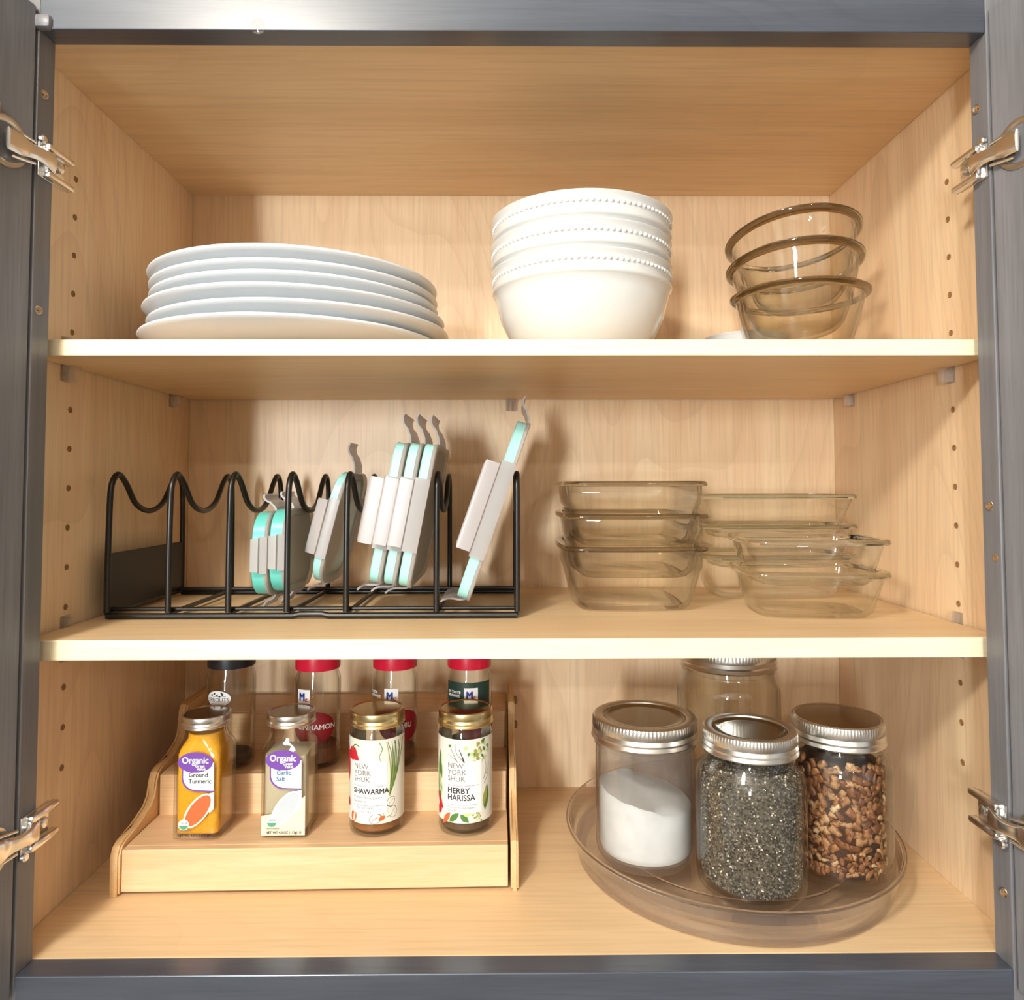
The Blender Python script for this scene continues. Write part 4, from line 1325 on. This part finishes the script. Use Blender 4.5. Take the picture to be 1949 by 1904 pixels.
bb = bmesh.new(); lathe(bb, [(0.104, 0.0165), (0.104, 0.0172), (0.106, 0.0172), (0.106, 0.0165)], 96)
obj('tray_ridge', bb, M['tray_rim'], tt, 40)
ZJ = 0.0176


def jar_body(bb, R, neck, h, sh, waist=None, square=0.0):
    """R body radius, neck radius, h height to the mouth, sh shoulder start"""
    o = [(0, 0.0025), (R * 0.62, 0.0016), (R * 0.80, 0.0), (R * 0.90, 0.0012), (R * 0.975, 0.006), (R, 0.0125), (R, sh)]
    if neck < R * 0.97:
        o += [(R * 0.985, sh + 0.004), (R * 0.93, sh + 0.0095), (neck * 1.03, sh + 0.0150), (neck, sh + 0.0185)]
    else:
        o += [(R * 0.995, sh + 0.006), (neck, sh + 0.012)]
    o += [(neck, h)]
    g = 0.0024
    i_ = [(max(r - g, 0), z if k < len(o) - 1 else h) for k, (r, z) in enumerate(o)][::-1]
    i_ = [p for p in i_ if p[1] > 0.010] + [(R * 0.92, 0.0072), (R * 0.75, 0.0052), (0, 0.0058)]
    lathe(bb, o + i_, 96)


def mason_jar(label, loc, R, neck, h, sh, lid_r, lz0, lz1, mason, glass_m, group='lidded jars on the turntable'):
    t = thing('mason_jar', label, 'jar', loc, rnd.uniform(0, 1), group)
    bb = bmesh.new(); jar_body(bb, R, neck, h, sh)
    obj('jar_glass', bb, glass_m, t, 50)
    knurl_lid(t, lid_r, lz0, lz1, M['silver'], M['silver_top'], mason, ribs=96, name='screw_band' if mason else 'lid')
    bb = bmesh.new(); lathe(bb, [(neck * 1.0, lz0 - 0.0052), (neck * 1.045, lz0 - 0.0042), (neck * 1.045, lz0 - 0.0026), (neck * 1.0, lz0 - 0.0014)], 64)
    obj('glass_ring', bb, glass_m, t, 50)
    return t


mason_jar('straight-sided jar of white flour with a two-piece silver lid, left on the turntable', (0.1122, 0.1232, ZJ), 0.0424, 0.0415, 0.117, 0.086, 0.0450, 0.1005, 0.1190, True, M['jar_dusty'])
mason_jar('front jar of grey chia seeds with a two-piece silver lid on the turntable', (0.1866, 0.0727, ZJ), 0.0424, 0.0335, 0.122, 0.085, 0.0366, 0.1075, 0.1246, True, M['jar'])
mason_jar('jar of chopped brown pecans with a one-piece silver lid, right on the turntable', (0.2672, 0.0948, ZJ), 0.0408, 0.0335, 0.124, 0.087, 0.0363, 0.1075, 0.1262, False, M['jar'])
mason_jar('empty clear jar at the back of the turntable, its lid behind the shelf edge', (0.2110, 0.2080, ZJ), 0.0490, 0.0425, 0.160, 0.118, 0.0462, 0.1405, 0.1600, True, M['jar'])

# flour with a sloping top
R = 0.0394
bb = bmesh.new()
prof = [(0, 0.0062), (R * 0.78, 0.0062), (R * 0.95, 0.0085), (R, 0.014), (R, 0.0520), (R * 0.97, 0.0535), (R * 0.6, 0.0535), (R * 0.3, 0.053), (0, 0.053)]
lathe(bb, prof, 64)
for v in bb.verts:
    if v.co.z > 0.03:
        v.co.z += -0.20 * v.co.x + 0.05 * v.co.y + 0.0007 * math.sin(v.co.x * 150 + v.co.y * 90) + 0.0004 * math.sin(v.co.x * 330 - v.co.y * 210)
o = obj('flour', bb, M['flour'], None, 50); o.location = (0.1122, 0.1232, ZJ)
tag(o, 'white flour half filling the straight-sided jar, sloping down to the right', 'flour', None, 'stuff')

# chia: thousands of tiny seeds over a dark core


def seed_mat():
    m, nt, b_ = new_mat('chia_seeds')
    g = N(nt, 'ShaderNodeNewGeometry')
    rp = N(nt, 'ShaderNodeValToRGB')
    rp.color_ramp.interpolation = 'CONSTANT'
    els = rp.color_ramp.elements
    els[0].position = 0; els[0].color = lin('3B342C')
    els[1].position = 0.3; els[1].color = lin('5B5348')
    for p, c in ((0.50, '37312A'), (0.60, '746B5E'), (0.82, '877F72'), (0.965, 'E4DBC8')):
        e = els.new(p); e.color = lin(c)
    nt.links.new(g.outputs['Random Per Island'], rp.inputs[0])
    nt.links.new(rp.outputs[0], b_.inputs['Base Color'])
    b_.inputs['Roughness'].default_value = 0.65
    return m


def body_r(z, R, sh, neck, g=0.0040):
    if z < 0.0125:
        return R * (0.90 + 0.10 * max(0, (z - 0.0012) / 0.0113)) - g
    if z < sh: return R - g
    q = min(1, (z - sh) / 0.0185)
    return R + (neck - R) * (q * q * (3 - 2 * q)) - g


def fill_core(R, sh, neck, top, shrink):
    prof = [(0, 0.0088)]
    for k in range(15):
        z = 0.0090 + (top - 0.0090) * k / 14
        prof.append((body_r(z, R, sh, neck) - shrink, z))
    prof.append((0, top + 0.002))
    bb = bmesh.new(); lathe(bb, prof, 48)
    return bb


core = fill_core(0.0424, 0.085, 0.0335, 0.0965, 0.0012)
verts, faces = [], []
base = [(0, 0, 1)] + [(math.cos(PI * 2 * k / 6) * 0.8, math.sin(PI * 2 * k / 6) * 0.8, 0.45) for k in range(6)] + [(math.cos(PI * 2 * k / 6) * 0.8, math.sin(PI * 2 * k / 6) * 0.8, -0.45) for k in range(6)] + [(0, 0, -1)]
bf = [(0, 1 + k, 1 + (k + 1) % 6) for k in range(6)] + [(1 + k, 7 + k, 7 + (k + 1) % 6, 1 + (k + 1) % 6) for k in range(6)] + [(13, 7 + (k + 1) % 6, 7 + k) for k in range(6)]


def add_seed(p, a, c):
    q = Matrix.Rotation(rnd.uniform(0, 6.28), 3, 'Z') @ Matrix.Rotation(rnd.uniform(0, 3.14), 3, 'X') @ Matrix.Rotation(rnd.uniform(0, 3.14), 3, 'Y')
    n = len(verts)
    for v in base:
        w = q @ Vector((v[0] * c, v[1] * c, v[2] * a))
        verts.append((p[0] + w.x, p[1] + w.y, p[2] + w.z))
    for f in bf: faces.append(tuple(n + i for i in f))


for _ in range(9500):
    z = 0.0098 + (0.097 - 0.0098) * rnd.random()
    r = body_r(z, 0.0424, 0.085, 0.0335) - 0.0008 - rnd.random() * 0.0006
    a = rnd.uniform(0, 2 * PI)
    add_seed((r * math.cos(a), r * math.sin(a), z), 0.00125, 0.00085)
for _ in range(1200):
    r = 0.030 * math.sqrt(rnd.random()); a = rnd.uniform(0, 2 * PI)
    add_seed((r * math.cos(a), r * math.sin(a), 0.0975 + rnd.uniform(0, 0.001)), 0.00105, 0.00062)
n = len(core.verts)
me = bpy.data.meshes.new('chia_seeds'); me.from_pydata(verts, [], faces); me.update()
tmp = bmesh.new(); tmp.from_mesh(me); bpy.data.meshes.remove(me)
core_me = bpy.data.meshes.new('tmp_core'); core.to_mesh(core_me); core.free()
for f in tmp.faces: f.material_index = 0
nf = len(tmp.faces)
tmp.from_mesh(core_me); bpy.data.meshes.remove(core_me)
tmp.faces.ensure_lookup_table()
for f in tmp.faces[nf:]: f.material_index = 1
me = bpy.data.meshes.new('chia_seeds'); tmp.to_mesh(me); tmp.free()
o = link_mesh('chia_seeds', me, [seed_mat(), plain('chia_core', '5A5246', 0.8, var=0.4, scale=500)])
o.location = (0.1866, 0.0727, ZJ)
tag(o, 'grey and white chia seeds filling the front jar', 'seeds', None, 'stuff')

# pecans: single pieces against the glass, over a core coloured dark as shade in the gaps


def pecan_mat():
    m, nt, b_ = new_mat('pecan')
    oi = N(nt, 'ShaderNodeObjectInfo')
    rp = N(nt, 'ShaderNodeValToRGB')
    els = rp.color_ramp.elements
    els[0].position = 0; els[0].color = lin('55331C')
    els[1].position = 1.0; els[1].color = lin('E2C69C')
    for p, c in ((0.35, '8A5A36'), (0.65, 'A8764C'), (0.88, 'C49C70')):
        e = els.new(p); e.color = lin(c)
    nt.links.new(oi.outputs['Random'], rp.inputs[0])
    tc = N(nt, 'ShaderNodeTexCoord')
    nz = N(nt, 'ShaderNodeTexNoise', Scale=260.0, Detail=3.0)
    nt.links.new(tc.outputs['Object'], nz.inputs['Vector'])
    r2 = N(nt, 'ShaderNodeMapRange'); r2.inputs[1].default_value = 0.42; r2.inputs[2].default_value = 0.62
    nt.links.new(nz.outputs['Fac'], r2.inputs[0])
    nt.links.new(mix_rgb(nt, r2.outputs[0], rp.outputs[0], lin('6A4024')), b_.inputs['Base Color'])
    b_.inputs['Roughness'].default_value = 0.45
    return m


PM = pecan_mat()
pecan_meshes = []
for k in range(7):
    bb = bmesh.new()
    La, wa, ta = rnd.uniform(0.0056, 0.0086), rnd.uniform(0.0027, 0.0040), rnd.uniform(0.0016, 0.0023)
    rows = []
    for i in range(1, 5):
        q = i / 5
        x = La * (2 * q - 1)
        s_ = math.sqrt(max(0.05, 1 - (2 * q - 1) ** 2)) * rnd.uniform(0.85, 1.15)
        rows.append([(x, wa * s_ * math.cos(a) * (1.0), ta * s_ * math.sin(a) * (0.55 if abs(math.cos(a)) < 0.2 and math.sin(a) > 0 else 1.0) + 0.0012 * ((2 * q - 1) ** 2)) for a in [2 * PI * j / 8 for j in range(8)]])
    rings_to_bm(bb, rows)
    bmesh.ops.recalc_face_normals(bb, faces=bb.faces[:])
    me = bpy.data.meshes.new('pecan_piece'); bb.to_mesh(me); bb.free()
    for p in me.polygons: p.use_smooth = True
    me.materials.append(PM)
    pecan_meshes.append(me)
PX, PY = 0.2672, 0.0948
bb = fill_core(0.0408, 0.087, 0.0335, 0.092, 0.0042)
o = obj('pecan_core', bb, plain('pecan_gap_shade', '3E2112', 0.7, var=0.5, scale=300, bump=0.6), None, 50); o.location = (PX, PY, ZJ)  # filler core, gap shade painted into its dark colour
tag(o, 'inner mass of pecans in the right jar, coloured dark as shade between pieces', 'nuts', None, 'stuff')
count = 0
tries = 0
placed = []
while count < 285 and tries < 9000:
    tries += 1
    a = rnd.gauss(-PI / 2 - 0.25, 0.95)
    z = rnd.uniform(0.011, 0.094)
    sz = 0.66 if z < 0.030 else rnd.uniform(0.8, 1.15)
    r = body_r(z, 0.0408, 0.087, 0.0335) - 0.0033 * sz - 0.0004 - rnd.random() * 0.0018
    p = Vector((r * math.cos(a), r * math.sin(a), z))
    if any((p - q).length < 0.0044 * (s1 + sz) / 2 for q, s1 in placed):
        continue
    placed.append((p, sz))
    q = bpy.data.objects.new('pecan_piece', pecan_meshes[count % 7]); COL.objects.link(q)
    q.location = (PX + p.x, PY + p.y, ZJ + p.z)
    out = Vector((math.cos(a), math.sin(a), 0))
    M3 = out.to_track_quat('Z', 'Y').to_matrix() @ Matrix.Rotation(rnd.uniform(0, 2 * PI), 3, 'Z') @ Matrix.Rotation(rnd.uniform(-0.6, 0.6), 3, 'X')
    q.rotation_euler = M3.to_euler(); q.scale = (sz, sz, sz)
    tag(q, 'chopped pecan piece among many inside the right-hand lidded jar', 'nut', 'chopped pecans in the right jar')
    count += 1
